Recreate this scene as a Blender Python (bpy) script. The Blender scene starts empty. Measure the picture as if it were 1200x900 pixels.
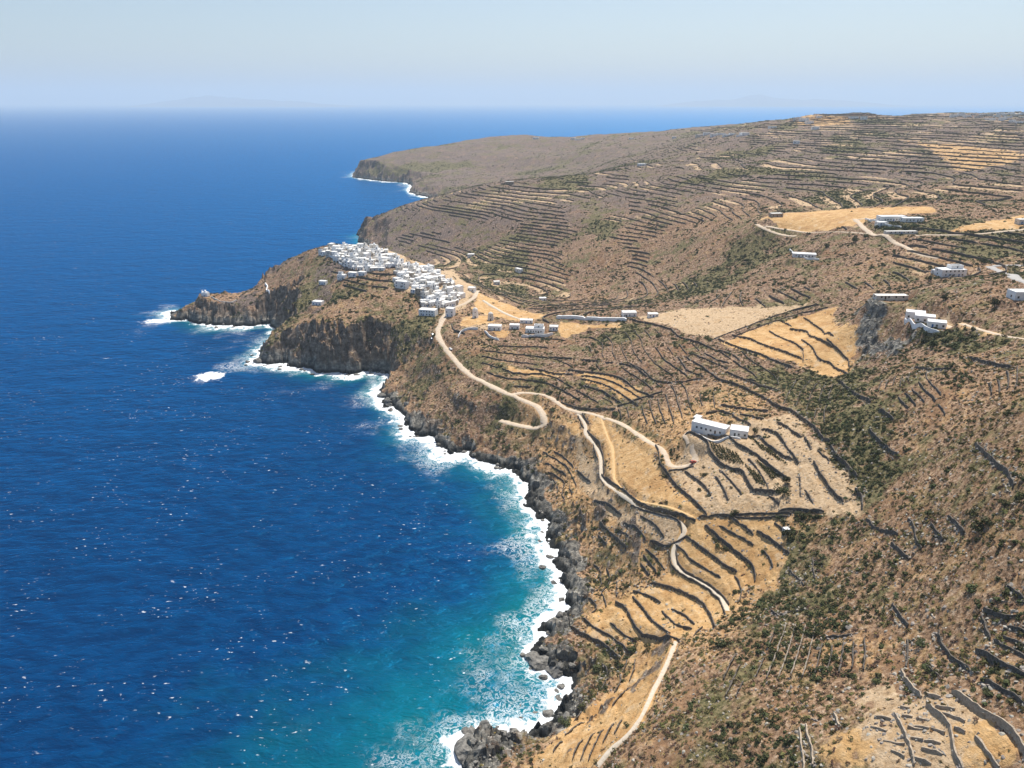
import bpy, math, random
import numpy as np

random.seed(7)
rng = np.random.default_rng(7)
R = math.radians
scene = bpy.context.scene
col = scene.collection

# ------------------------------------------------------------------ camera
F = 890.0                    # focal length in pixels of the 1200 px wide photograph
CAMH = 250.0                 # drone height above the sea, metres
HORIZON = 119.0              # pixel row of the horizon
PITCH = math.atan((450 - HORIZON) / F)
cam_d = bpy.data.cameras.new("camera")
cam = bpy.data.objects.new("camera", cam_d)
col.objects.link(cam)
cam.location = (0, 0, CAMH)
cam.rotation_euler = (math.pi / 2 - PITCH, 0, 0)
cam_d.sensor_fit = 'HORIZONTAL'
cam_d.sensor_width = 36
cam_d.lens = 36 * F / 1200
cam_d.clip_start = 1
cam_d.clip_end = 400000
scene.camera = cam

# ------------------------------------------------------------------ sky, sun, exposure
SUN_EL, SUN_AZ = 60.0, 24.0          # azimuth from +Y towards +X
world = bpy.data.worlds.new("World")
scene.world = world
world.use_nodes = True
wn = world.node_tree.nodes
wl = world.node_tree.links
sky = wn.new('ShaderNodeTexSky')
sky.sky_type = 'NISHITA'
sky.sun_disc = False
sky.sun_elevation = R(SUN_EL)
sky.sun_rotation = R(SUN_AZ)
sky.altitude = 100
sky.air_density = 1.0
sky.dust_density = 1.3
sky.ozone_density = 1.6
wl.new(sky.outputs[0], wn['Background'].inputs[0])
wn['Background'].inputs[1].default_value = 0.080

sun_d = bpy.data.lights.new("sun", 'SUN')
sun_d.energy = 4.3
sun_d.angle = R(0.5)
sun_d.color = (1.0, 0.955, 0.88)
sun = bpy.data.objects.new("sun", sun_d)
col.objects.link(sun)
sun.location = (300, 400, 900)
sun.rotation_euler = (math.pi / 2 - R(SUN_EL), 0, math.pi - R(SUN_AZ))

vs = scene.view_settings
vs.view_transform = 'Standard'
vs.look = 'None'
vs.exposure = 0.58
vs.gamma = 1.0
scene.render.engine = 'CYCLES'
scene.cycles.max_bounces = 5
scene.cycles.diffuse_bounces = 3
scene.cycles.glossy_bounces = 2
scene.cycles.volume_bounces = 1
scene.cycles.use_denoising = True

# ------------------------------------------------------------------ pixel -> world
cP, sP = math.cos(PITCH), math.sin(PITCH)


def rays(uv):
    uv = np.asarray(uv, float)
    a = (uv[:, 0] - 600) / F
    b = (450 - uv[:, 1]) / F
    return np.stack([a, cP + b * sP, -sP + b * cP], 1)


def at_h(u, v, h):
    d = rays([(u, v)])[0]
    t = (h - CAMH) / d[2]
    return (d[0] * t, d[1] * t)


# ------------------------------------------------------------------ noise
_perm = {}


def pnoise(x, y, seed=0):
    if seed not in _perm:
        rs = np.random.default_rng(1000 + seed)
        p = rs.permutation(512)
        an = rs.random(512) * 2 * np.pi
        _perm[seed] = (np.concatenate([p, p]), np.cos(an), np.sin(an))
    p, gx, gy = _perm[seed]
    xi = np.floor(x).astype(np.int64)
    yi = np.floor(y).astype(np.int64)
    xf = x - xi
    yf = y - yi
    u = xf * xf * xf * (xf * (xf * 6 - 15) + 10)
    v = yf * yf * yf * (yf * (yf * 6 - 15) + 10)
    xi &= 511
    yi &= 511
    x1 = (xi + 1) & 511
    y1 = (yi + 1) & 511

    def g(a, b, fx, fy):
        k = p[p[a] + b] & 511
        return gx[k] * fx + gy[k] * fy
    n00 = g(xi, yi, xf, yf)
    n10 = g(x1, yi, xf - 1, yf)
    n01 = g(xi, y1, xf, yf - 1)
    n11 = g(x1, y1, xf - 1, yf - 1)
    return ((n00 * (1 - u) + n10 * u) * (1 - v) + (n01 * (1 - u) + n11 * u) * v) * 1.5


def fbm(x, y, sc, octv=4, seed=0, gain=0.5, ridged=False):
    s = np.zeros_like(x)
    a, f, tot = 1.0, 1.0 / sc, 0.0
    for o in range(octv):
        n = pnoise(x * f + 17.3 * o, y * f - 9.1 * o, seed + o)
        if ridged:
            n = 1 - 2 * np.abs(n)
        s += a * n
        tot += a
        a *= gain
        f *= 2.03
    return s / tot


def sstep(a, b, x):
    t = np.clip((x - a) / (b - a), 0, 1)
    return t * t * (3 - 2 * t)


# ------------------------------------------------------------------ coast line (sea level)
coast_px = [(549, 905), (541, 893), (546, 874), (562, 862), (585, 858), (612, 850), (640, 838), (660, 822), (667, 800),
            (655, 788), (640, 778), (622, 768), (634, 752), (648, 735), (657, 718), (663, 696), (660, 672),
            (650, 645), (640, 622), (628, 598), (618, 572), (612, 556), (598, 550), (580, 546), (566, 540),
            (548, 532), (530, 535), (516, 524), (502, 514), (486, 510), (476, 496), (467, 480), (448, 470),
            (443, 460), (455, 449), (447, 437), (430, 436), (410, 440), (388, 437), (370, 436), (350, 431),
            (334, 427), (318, 428), (299, 425), (300, 418), (318, 406), (330, 394), (328, 384), (315, 380),
            (290, 384), (272, 381), (255, 384), (240, 380), (225, 375), (203, 374), (199, 366)]
coast = [at_h(u, v, 0) for u, v in coast_px]
coast += [(-415, 925), (-395, 965), (-355, 985), (-325, 1010), (-300, 1060), (-275, 1100), (-245, 1150), (-238, 1200), (-240, 1260), (-248, 1320), (-268, 1390), (-290, 1450), (-305, 1530),
          (-262, 1620), (-200, 1720), (-60, 1800), (-70, 1950), (-150, 2080), (-230, 2160)]
coast += [at_h(u, v, 0) for u, v in [(489, 229), (480, 224), (484, 217), (474, 214), (455, 213), (436, 211), (415, 208)]]
coast += [(-590, 2950), (-540, 3100), (-420, 3350), (-200, 3700), (100, 4000), (700, 4300), (1600, 4600), (3200, 5000),
          (5200, 4200), (5200, -400), (-60, -400), (-75, -100), (-90, 0), (-60, 100), (-35, 180)]
coast = np.array(coast)


def poly_sd(x, y, poly):
    """signed distance to a closed polygon, positive inside"""
    d2 = np.full(x.shape, 1e18)
    ins = np.zeros(x.shape, bool)
    n = len(poly)
    for i in range(n):
        ax, ay = poly[i]
        bx, by = poly[(i + 1) % n]
        ex, ey = bx - ax, by - ay
        px, py = x - ax, y - ay
        t = np.clip((px * ex + py * ey) / (ex * ex + ey * ey + 1e-9), 0, 1)
        qx, qy = px - t * ex, py - t * ey
        d2 = np.minimum(d2, qx * qx + qy * qy)
        if ay != by:
            c = ((ay > y) != (by > y)) & (x < ex * (y - ay) / ey + ax)
            ins ^= c
    d = np.sqrt(d2)
    return np.where(ins, d, -d)


def inside(x, y, poly):
    ins = np.zeros(x.shape, bool)
    n = len(poly)
    for i in range(n):
        ax, ay = poly[i]
        bx, by = poly[(i + 1) % n]
        if ay != by:
            ins ^= ((ay > y) != (by > y)) & (x < (bx - ax) * (y - ay) / (by - ay) + ax)
    return ins


# ------------------------------------------------------------------ land heights: (pixel u, pixel v, height m)
CP = [(650, 880, 18), (700, 850, 25), (760, 880, 45), (800, 760, 40), (740, 790, 25), (700, 780, 15), (850, 860, 60),
      (900, 800, 65), (1000, 880, 85), (1080, 850, 95), (1190, 890, 105), (1100, 760, 98), (1190, 780, 112),
      (1190, 650, 125), (1190, 560, 135), (1100, 650, 105), (1000, 700, 80), (900, 720, 58), (1050, 600, 95),
      (1120, 520, 118), (1190, 470, 140), (850, 740, 47), (880, 690, 46), (830, 650, 42), (760, 650, 29), (700, 650, 16),
      (880, 590, 62), (1000, 590, 80), (940, 600, 70), (700, 560, 29), (660, 570, 15), (780, 600, 45), (820, 560, 55),
      (845, 505, 68), (920, 540, 75), (960, 480, 85), (1000, 450, 94), (1060, 450, 112), (1060, 520, 101),
      (1085, 372, 125), (1040, 350, 122), (1008, 366, 112), (1003, 425, 91), (1020, 405, 98), (1150, 400, 130), (1190, 400, 136),
      (640, 500, 28), (610, 490, 24), (585, 455, 36), (520, 395, 48), (550, 420, 42), (650, 440, 42), (700, 440, 49), (700, 400, 53),
      (760, 440, 58), (760, 480, 52), (720, 480, 42), (800, 420, 68), (860, 380, 78), (800, 380, 72), (740, 372, 64),
      (650, 372, 56), (630, 385, 52), (560, 365, 50), (940, 360, 88), (930, 400, 85), (980, 390, 91), (590, 355, 47),
      (850, 330, 72), (850, 290, 92), (760, 300, 62), (700, 330, 35), (650, 340, 24), (600, 340, 20), (700, 290, 65),
      (650, 300, 45), (600, 300, 40), (600, 260, 72), (540, 300, 26), (540, 270, 50), (480, 280, 30), (500, 240, 72),
      (590, 213, 102), (450, 255, 45), (700, 220, 105), (700, 204, 118), (780, 192, 135), (780, 240, 105), (780, 215, 122),
      (850, 255, 112), (890, 262, 120), (900, 290, 100), (940, 298, 107), (1000, 330, 108), (1000, 347, 103), (1110, 318, 121),
      (1190, 320, 130), (1050, 262, 138), (1050, 246, 142), (1180, 246, 148), (950, 248, 126), (1050, 220, 138),
      (1050, 200, 150), (1050, 180, 165), (1050, 160, 182), (1050, 145, 200), (980, 132.5, 221), (1010, 135, 216), (940, 139, 205), (1050, 140, 205), (1190, 135, 212),
      (1190, 160, 190), (1190, 200, 160), (1190, 228, 148), (900, 200, 145), (900, 170, 165), (900, 150, 190), (900, 145, 190),
      (850, 155, 163), (800, 158, 147), (760, 155, 138), (700, 160, 120), (620, 160, 113), (560, 164, 103), (500, 175, 85),
      (455, 181, 73), (432, 190, 55), (620, 195, 50), (620, 180, 80), (560, 199, 40), (560, 180, 76), (500, 205, 34), (690, 194, 70), (690, 178, 100), (800, 175, 145), (850, 185, 142),
      (345, 300, 58), (310, 330, 33), (285, 347, 18), (241, 345, 26), (262, 345, 25), (220, 360, 18), (375, 352, 48), (340, 350, 42), (400, 390, 37),
      (360, 395, 33), (440, 400, 37), (440, 350, 58), (430, 320, 71), (430, 287, 84), (385, 290, 78), (480, 310, 74), (530, 335, 62), (500, 350, 58), (470, 370, 48),
      (480, 410, 33), (510, 430, 31), (540, 470, 26), (520, 490, 18)]
cx, cy, ch = [], [], []
for u, v, h in CP:
    x, y = at_h(u, v, h)
    cx.append(x); cy.append(y); ch.append(h)
for x, y, h in [(-200, 1040, 45), (-120, 1000, 45), (-60, 930, 40), (-150, 1180, 14),
                (560, 1000, 150), (900, 900, 165), (600, 700, 150), (700, 400, 165), (420, 250, 165), (300, 120, 150), (200, 40, 130), (350, 0, 165),
                (120, 60, 95), (60, 140, 55), (20, 190, 25), (0, 60, 45), (2400, 2000, 215), (2000, 3200, 190), (800, 3600, 130), (200, 3500, 70), (1200, 1000, 175), (1500, 1500, 200),
                (0, 1950, 38), (140, 1960, 62), (-90, 1880, 22), (230, 2000, 95), (3000, 4200, 120)]:
    cx.append(x); cy.append(y); ch.append(h)
for x, y in coast[:-9:2]:
    cx.append(x); cy.append(y); ch.append(9.0 if y < 1400 else 25.0)
cx, cy, ch = map(np.array, (cx, cy, ch))
ORG = 90.0       # the radial grid is centred a little behind the camera's foot


def qspace(x, y):
    return np.arctan2(x, y + ORG), np.log(np.hypot(x, y + ORG))


qa, ql = qspace(cx, cy)
N = len(qa)
r2 = (qa[:, None] - qa[None]) ** 2 + (ql[:, None] - ql[None]) ** 2
K = 0.5 * r2 * np.log(r2 + 1e-12)
lam = np.full(N, 4e-4)
lam[len(CP) + 27:] = 4e-3
A = np.zeros((N + 3, N + 3))
A[:N, :N] = K + np.diag(lam)
A[:N, N] = 1; A[:N, N + 1] = qa; A[:N, N + 2] = ql
A[N:, :N] = A[:N, N:].T
sol = np.linalg.solve(A, np.concatenate([ch, np.zeros(3)]))


def tps(x, y):
    a, l = qspace(x, y)
    a = a.astype(np.float32); l = l.astype(np.float32)
    out = (sol[N] + sol[N + 1] * a + sol[N + 2] * l).astype(np.float32)
    for i in range(N):
        q = (a - np.float32(qa[i])) ** 2 + (l - np.float32(ql[i])) ** 2 + np.float32(1e-12)
        out += np.float32(0.5 * sol[i]) * q * np.log(q)
    return out.astype(float)


# ------------------------------------------------------------------ terrain grid (radial spacing: finer near, coarser far)
NA, NR = 900, 900
AZ0, AZ1 = R(-29), R(48)
RR0, RR1 = 190.0, 5200.0
az = np.linspace(AZ0, AZ1, NA)
lr = np.linspace(math.log(RR0), math.log(RR1), NR)
GA, GL = np.meshgrid(az, lr)
GX = np.sin(GA) * np.exp(GL)
GY = np.cos(GA) * np.exp(GL) - ORG
GR = np.hypot(GX, GY)
SD = poly_sd(GX, GY, coast)
headl = sstep(-90, -150, GX) * sstep(640, 700, GY)
sdn = SD + headl * fbm(GX, GY, 48, 3, 21) * 13 * sstep(60, 0, np.abs(SD)) + fbm(GX, GY, 26, 4, 20) * 13 * sstep(60, 0, np.abs(SD)) + fbm(GX, GY, 9, 3, 25, 0.6) * 6.5 * sstep(30, 0, np.abs(SD))
G = tps(GX, GY)
G = np.maximum(G, 3.0)
G += fbm(GX, GY, 130, 3, 30) * 2.6 * sstep(20, 90, SD) * sstep(150, 500, GR)
far = sstep(900, 2500, GR)
G += (fbm(GX, GY, 420, 4, 34) * 11 + fbm(GX, GY, 150, 3, 36) * 4.5 + (fbm(GX, GY, 300, 3, 38, 0.5, True) - 0.35) * 9) * far * sstep(20, 200, SD)
cliffw = (40 + 26 * fbm(GX, GY, 70, 2, 40)) * (1 - headl) + (24 + 26 * fbm(GX, GY, 45, 2, 41)) * headl
cliffw = np.maximum(cliffw, 11)
cliffw = np.where(GR > 1300, cliffw * 1.8, cliffw)
c = np.clip(sdn / cliffw, 0, 1)
prof = c ** 0.85
land = G * prof
ridg = fbm(GX, GY, 22, 4, 44, 0.55, True)
strata = fbm(GX + GY * 0.4, (GY - GX * 0.4) * 3.0, 26, 3, 48, 0.6, True)
coastband = sstep(0, 4, sdn) * sstep(34 + 14 * headl, 6, SD)
land += coastband * (ridg * 4.2 + strata * 3.6) * np.clip(G / 22, 0.35, 1.5)
H0 = np.where(sdn > 0, np.maximum(land, 0.2 + 0.5 * np.clip(sdn, 0, 1)), np.maximum(-0.35 + sdn * 0.55, -25))
HSM = H0.copy()


def gidx(x, y):
    a, l = qspace(np.asarray(x, float), np.asarray(y, float))
    fi = np.clip((l - lr[0]) / (lr[1] - lr[0]), 0, NR - 1.001)
    fj = np.clip((a - az[0]) / (az[1] - az[0]), 0, NA - 1.001)
    return fi, fj


def sample(grid, x, y):
    fi, fj = gidx(x, y)
    i = fi.astype(int); j = fj.astype(int)
    u = fi - i; v = fj - j
    return ((grid[i, j] * (1 - v) + grid[i, j + 1] * v) * (1 - u) + (grid[i + 1, j] * (1 - v) + grid[i + 1, j + 1] * v) * u)


def hit(uv, grid=None):
    """first point where the view rays through the pixels meet the land"""
    grid = H0 if grid is None else grid
    d = rays(uv)
    t = np.exp(np.linspace(math.log(110), math.log(6500), 2400))
    out = []
    for k in range(len(d)):
        x = d[k, 0] * t; y = d[k, 1] * t; z = CAMH + d[k, 2] * t
        g = np.maximum(sample(grid, x, y), 0)
        below = np.nonzero(z < g)[0]
        if len(below) == 0:
            q = -CAMH / min(d[k, 2], -1e-3)
            out.append((d[k, 0] * q, d[k, 1] * q)); continue
        i = max(below[0], 1)
        e0 = z[i - 1] - g[i - 1]; e1 = z[i] - g[i]
        f = e0 / (e0 - e1 + 1e-9)
        tt = t[i - 1] + f * (t[i] - t[i - 1])
        out.append((d[k, 0] * tt, d[k, 1] * tt))
    return np.array(out)


def resample(p, step):
    p = np.asarray(p, float)
    s = np.concatenate([[0], np.cumsum(np.hypot(*(p[1:] - p[:-1]).T))])
    n = max(2, int(round(s[-1] / step)) + 1)
    q = np.linspace(0, s[-1], n)
    r = np.stack([np.interp(q, s, p[:, 0]), np.interp(q, s, p[:, 1])], 1)
    if n > 4:
        for _ in range(2):
            r[1:-1] = 0.25 * r[:-2] + 0.5 * r[1:-1] + 0.25 * r[2:]
    return r


# ------------------------------------------------------------------ traced lines
W_FIELD = "dry stone terrace wall"
walls_px = []      # (points, wall height, terrace step?, place)


def W(pts, h=1.9, step=True, place="golden terrace field"):
    walls_px.append((pts, h, step, place))


PL = "the walled footpath winding between golden fields"
W([(705, 557), (717, 567), (735, 580), (747, 591), (765, 597), (785, 601), (800, 604), (809, 610), (815, 611)], 2.6, True, PL)
W([(739, 596), (755, 601), (775, 606), (792, 609), (799, 616), (799, 624)], 2.1, True, PL)
W([(792, 645), (794, 660), (802, 670), (820, 678), (835, 688), (847, 698), (854, 708)], 2.2, True, PL)
W([(784, 650), (786, 665), (797, 675), (815, 684), (830, 693), (843, 705), (850, 722)], 2.2, True, PL)
W([(677, 488), (684, 503)], 1.8, True, PL)
W([(682, 485), (690, 497)], 1.8, True, PL)
W([(688, 505), (703, 520), (707, 533), (708, 553)], 1.9, True, PL)
W([(695, 522), (701, 543), (702, 563), (708, 570)], 1.7, True, PL)
P1 = "the broad ochre field beside the farm track"
W([(768, 523), (772, 533), (773, 547), (783, 558), (795, 573), (807, 583), (822, 598), (828, 605)], 2.4, True, P1)
W([(783, 555), (800, 552), (813, 547)], 1.6, True, P1)
W([(676, 552), (692, 566)], 1.5, True, P1)
P2 = "the vineyard plots below the long white farmhouse"
W([(808, 557), (822, 567), (830, 577)], 1.8, True, P2)
W([(806, 517), (816, 519), (828, 524), (836, 536), (847, 547), (858, 552), (869, 553), (876, 566), (881, 575), (895, 578), (909, 578)], 2.8, True, P2)
W([(817, 505), (831, 513), (847, 514), (858, 519), (873, 527), (880, 530), (895, 542), (909, 553), (919, 560)], 2.4, True, P2)
W([(873, 507), (889, 511), (898, 521), (907, 528), (918, 536), (925, 538)], 2.0, True, P2)
W([(897, 505), (909, 508), (917, 518), (923, 528), (929, 536), (934, 542)], 2.4, True, P2)
W([(880, 542), (889, 553), (895, 563), (899, 572)], 1.6, True, P2)
W([(848, 556), (858, 567), (866, 576)], 1.6, True, P2)
W([(841, 563), (848, 574), (852, 583)], 1.6, True, P2)
P3 = "the pale dry field above the farmhouse"
W([(845, 475), (858, 478), (873, 480), (900, 483)], 2.2, True, P3)
W([(827, 485), (845, 482), (855, 486), (867, 493), (880, 498)], 2.0, True, P3)
W([(867, 487), (895, 492)], 1.8, True, P3)
W([(910, 496), (920, 500), (929, 508), (939, 513)], 2.0, True, P3)
W([(937, 558), (938, 583)], 1.4, True, P3)
W([(943, 575), (953, 592)], 1.5, True, P3)
W([(943, 514), (948, 521), (950, 528)], 1.7, True, P3)
W([(840, 445), (862, 451), (873, 456), (890, 464), (902, 472), (912, 478), (925, 481), (935, 488), (947, 497), (957, 505), (963, 515), (973, 518)], 2.6, True, P3)
W([(973, 523), (980, 537), (990, 545), (998, 555), (1004, 560)], 2.6, True, P3)
W([(1002, 575), (1010, 585), (1010, 598)], 2.4, True, P3)
W([(953, 542), (960, 555), (970, 570), (977, 580), (988, 589)], 2.2, True, P3)
P4 = "the scrubby gully under the rocky knoll"
W([(860, 440), (873, 446), (885, 448)], 1.9, True, P4)
W([(888, 452), (905, 457)], 1.9, True, P4)
W([(982, 447), (995, 458), (1008, 467), (1020, 472)], 2.2, True, P4)
W([(1030, 482), (1047, 492)], 2.2, True, P4)
W([(1017, 505), (1032, 520), (1052, 536)], 2.2, True, P4)
W([(1134, 419), (1150, 425), (1165, 429), (1185, 430)], 1.8, True, P4)
W([(1072, 431), (1090, 435), (1115, 432)], 1.6, True, P4)
W([(1142, 522), (1162, 542), (1180, 555), (1187, 572)], 1.4, True, P4)
P5 = "the small golden plots above the stony path"
W([(827, 606), (848, 605), (864, 605), (885, 604), (915, 603)], 2.0, True, P5)
W([(864, 608.5), (888, 608.5), (913, 606.5)], 1.6, True, P5)
W([(917, 600), (930, 598), (945, 600), (960, 600)], 2.2, True, P5)
W([(855, 607), (864, 614), (873, 620), (880, 626)], 2.2, True, P5)
W([(891, 627), (902, 633), (911, 640), (921, 647)], 2.0, True, P5)
W([(847, 620), (858, 627), (870, 632), (879, 638)], 1.8, True, P5)
W([(830, 620), (840, 629), (852, 640), (861, 647), (872, 656)], 2.3, True, P5)
W([(808, 633), (820, 642), (833, 651), (843, 660), (852, 667), (861, 670)], 2.1, True, P5)
W([(793, 640), (802, 648), (808, 657), (822, 666), (838, 675)], 1.8, True, P5)
W([(879, 662), (884, 669), (885, 678)], 2.2, True, P5)
W([(895, 648), (901, 654), (904, 663)], 1.5, True, P5)
P6 = "the lowest terraces above the sea cliff"
W([(770, 686), (787, 690), (800, 695), (815, 702), (827, 712), (832, 722), (836, 732)], 2.0, True, P6)
W([(747, 695), (760, 700), (770, 705)], 2.0, True, P6)
W([(725, 709), (735, 717), (742, 732), (752, 746), (770, 749), (789, 750)], 2.2, True, P6)
W([(745, 705), (755, 716), (765, 730), (779, 741)], 2.0, True, P6)
W([(780, 722), (792, 734), (805, 737)], 1.7, True, P6)
W([(791, 717), (802, 722), (810, 730)], 1.8, True, P6)
W([(687, 729), (700, 740), (715, 747), (732, 761)], 2.0, True, P6)
W([(675, 739), (692, 749), (707, 757), (720, 767)], 2.4, True, P6)
W([(719, 735), (730, 745), (741, 751)], 1.8, True, P6)
W([(707, 620), (717, 627), (725, 636), (731, 642)], 2.2, True, P6)
W([(721, 622), (736, 631)], 1.8, True, P6)
W([(736, 617), (750, 624), (755, 631)], 1.6, True, P6)
W([(702, 590), (717, 595), (725, 602)], 1.8, True, P6)
W([(755, 609), (767, 616), (775, 627)], 1.6, True, P6)
W([(767, 637), (780, 642), (786, 641), (800, 631)], 1.8, True, P6)
W([(701, 630), (711, 639)], 1.6, True, P6)
P7 = "the golden field at the foot of the knoll"
W([(740, 375), (763, 380), (787, 387), (796, 396), (817, 402), (833, 409)], 2.2, True, P7)
W([(840, 397), (857, 390), (880, 382), (903, 373), (927, 365), (950, 360)], 2.2, True, P7)
W([(871, 391), (894, 382), (917, 374), (941, 367), (962, 362)], 1.8, True, P7)
W([(864, 395), (880, 398), (903, 408), (929, 417)], 2.2, True, P7)
W([(850, 402), (871, 410), (889, 415), (903, 422), (922, 429)], 2.2, True, P7)
W([(901, 388), (910, 394)], 1.8, True, P7)
W([(915, 396), (931, 403), (941, 411), (941, 421)], 1.8, True, P7)
W([(916, 377), (927, 383)], 1.8, True, P7)
W([(931, 387), (945, 389), (957, 398), (970, 404)], 2.3, True, P7)
W([(973, 403), (985, 414), (994, 423), (995, 430)], 2.2, True, P7)
W([(943, 402), (953, 410), (958, 421), (973, 426), (987, 436)], 1.9, True, P7)
W([(948, 377), (964, 388), (973, 393)], 2.0, True, P7)
P8 = "the brown slope between the plateau and the farm"
W([(846, 412), (857, 415), (864, 421)], 1.7, True, P8)
W([(829, 417), (840, 423), (850, 426)], 1.7, True, P8)
W([(815, 417), (833, 424), (847, 430)], 1.7, True, P8)
W([(797, 423), (805, 435), (819, 440)], 1.7, True, P8)
W([(808, 422), (822, 430), (838, 442)], 1.8, True, P8)
W([(859, 440), (880, 449), (903, 456)], 2.0, True, P8)
W([(740, 428), (754, 435), (766, 446), (782, 449), (805, 447), (817, 445)], 1.7, True, P8)
P9 = "the curved strip fields above the dirt road"
W([(592, 434), (602, 438), (620, 439), (633, 439)], 2.0, True, P9)
W([(623, 433), (639, 436), (652, 439), (666, 439)], 2.0, True, P9)
W([(643, 419), (670, 420.5)], 2.0, True, P9)
W([(680, 422), (702, 424)], 2.2, True, P9)
W([(709, 425), (719, 425.5)], 2.0, True, P9)
W([(672, 435), (688, 437.5), (707, 439.5), (725, 443), (736, 450), (745, 458.5), (760, 464)], 2.2, True, P9)
W([(688, 442), (707, 445), (725, 452), (740, 460.5), (749, 467)], 1.9, True, P9)
W([(688, 446), (707, 451), (725, 460), (741.5, 471.5)], 1.8, True, P9)
W([(686.5, 453), (707, 459.5), (721, 469)], 1.9, True, P9)
W([(729, 475), (743, 470.5), (758, 466), (771, 461.5)], 1.7, False, P9)
W([(663, 473), (677, 478), (696, 480), (714, 480)], 2.0, True, P9)
W([(730.5, 427.5), (743, 430), (754, 438.5)], 1.8, True, P9)
P10 = "the steep scrub slope over the valley"
W([(1015, 610), (1025, 621), (1040, 625), (1052, 627)], 1.2, True, P10)
W([(1044, 637), (1052, 647), (1065, 657)], 1.3, True, P10)
W([(1064, 610), (1071, 620), (1072, 635), (1079, 645)], 1.2, True, P10)
W([(1090, 615), (1097, 627), (1104, 635)], 1.2, True, P10)
W([(1110, 607), (1122, 619), (1129, 627)], 1.3, True, P10)
W([(902, 714), (910, 722), (927, 717), (947, 714)], 1.1, True, P10)
W([(1045, 710), (1055, 725), (1064, 735)], 1.1, False, P10)
W([(965, 747), (982, 746), (1000, 744)], 1.0, True, P10)
W([(952, 655), (953, 672), (955, 680)], 1.0, False, P10)
W([(925, 668), (935, 678), (942, 687)], 1.0, False, P10)
P11 = "the terraces above the excavated ruins"
W([(1099, 744), (1103, 760), (1113, 772), (1125, 781), (1137, 788)], 1.4, True, P11)
W([(1143, 764), (1155, 772), (1170, 781), (1185, 790), (1200, 796), (1218, 804)], 2.2, True, P11)
W([(1152, 799), (1164, 805), (1179, 814), (1190, 823), (1204, 832)], 1.9, True, P11)
W([(1164, 753), (1176, 760), (1188, 767), (1200, 772), (1214, 778)], 1.2, True, P11)
W([(1174, 748), (1185, 754), (1200, 758), (1212, 763)], 1.1, True, P11)
W([(1177, 735), (1188, 738), (1200, 743), (1212, 747)], 1.1, True, P11)
W([(1152, 716), (1164, 722), (1179, 727), (1191, 725)], 1.1, True, P11)
W([(1063, 751), (1063, 767), (1062, 784)], 0.9, False, P11)
W([(1083, 781), (1092, 788), (1102, 796)], 1.1, True, P11)
W([(1150, 724), (1155, 740), (1160, 752)], 0.9, False, P11)
W([(1180, 690), (1190, 697), (1200, 703)], 1.1, True, P11)
P12 = "the excavated ruins on the bare stony ground"
W([(1056, 787), (1063, 802), (1072, 811), (1080, 818)], 1.6, True, P12)
W([(1116, 811), (1130, 821), (1142, 830), (1159, 841), (1177, 852), (1188, 862), (1198, 879), (1201, 893)], 2.2, True, P12)
W([(1086, 827), (1095, 836), (1107, 846), (1114, 856), (1116, 873), (1117, 885), (1128, 903)], 1.7, True, P12)
W([(1142, 866), (1150, 876), (1157, 884), (1170, 900)], 1.5, True, P12)
W([(1048, 837), (1055, 849), (1060, 860), (1064, 871), (1068, 884), (1071, 897)], 1.2, True, P12)
W([(944, 849), (945, 865), (951, 876), (952, 899)], 0.9, False, P12)
W([(936, 855), (938, 875), (942, 890), (941, 905)], 0.9, False, P12)
W([(977, 837), (983, 851)], 1.0, False, P12)
for a, b, c_, d_ in [(1083, 814, 1101, 820), (1096, 830, 1118, 834), (1104, 839, 1130, 848), (1073, 843, 1088, 845), (1065, 853, 1088, 855),
                     (1067, 866, 1081, 869), (1083, 869, 1102, 872), (1080, 879, 1104, 885), (1117, 856, 1130, 861), (1091, 855, 1107, 859),
                     (1025, 841, 1044, 843), (1020, 852, 1039, 857), (1035, 868, 1060, 872), (1055, 829, 1065, 831), (1056, 841, 1069, 841.5),
                     (1063, 854, 1081, 856), (1045, 879, 1060, 887), (1068, 889, 1091, 896), (1079, 879, 1097, 883)]:
    W([(a, b), ((a + c_) / 2, (b + d_) / 2), (c_, d_)], 0.8, False, "cross")

roads_px = []      # (points, width m, kind, name, label)


def Rd(pts, w, kind, name, label):
    roads_px.append((pts, w, kind, name, label))


Rd([(525, 364), (518, 376), (513, 386), (514, 397), (524, 411), (540, 430), (552, 441), (560, 445), (578, 454), (597, 463), (615, 470), (630, 476), (637, 486), (639, 497), (635, 502),
    (622, 502), (604, 498), (586, 493)], 5.0, 'dirt', "road", "pale dirt road from the village ending in a hairpin above the sea")
Rd([(599, 462.5), (615, 459.5), (637, 462), (652, 470), (661, 478), (674, 482.5), (692, 484), (710, 490), (725, 494.5), (740, 503.5), (752, 512), (762, 519), (768, 522), (777, 527),
    (782, 540), (785, 549), (798, 548), (812, 545), (816, 537), (812, 528)], 3.8, 'dirt', "farm_track", "pale farm track curving down to the long white farmhouse")
Rd([(807, 527), (802, 517), (803, 508), (812, 503)], 2.2, 'dirt', "driveway", "short pale driveway climbing to the long white farmhouse")
Rd([(677, 485), (685, 495), (687, 502), (685, 508), (695, 518), (702, 528), (704, 538), (704, 553), (705, 562), (712, 568.5), (723, 576), (735, 585), (745, 594), (757, 599), (773, 603.5), (795, 608),
    (803, 613), (804, 622), (799, 631), (789, 641), (788, 652), (791, 664), (802, 674), (819, 681.5), (835, 691), (847, 702), (852, 716)], 2.3, 'path', "footpath", "narrow walled footpath winding down between golden terraces")
Rd([(704, 490), (710, 508), (717.5, 525), (719, 543), (719, 562), (730, 575), (750, 588), (790, 596), (812, 606)], 1.7, 'track', "field_track", "faint worn track across the broad ochre field")
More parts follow.
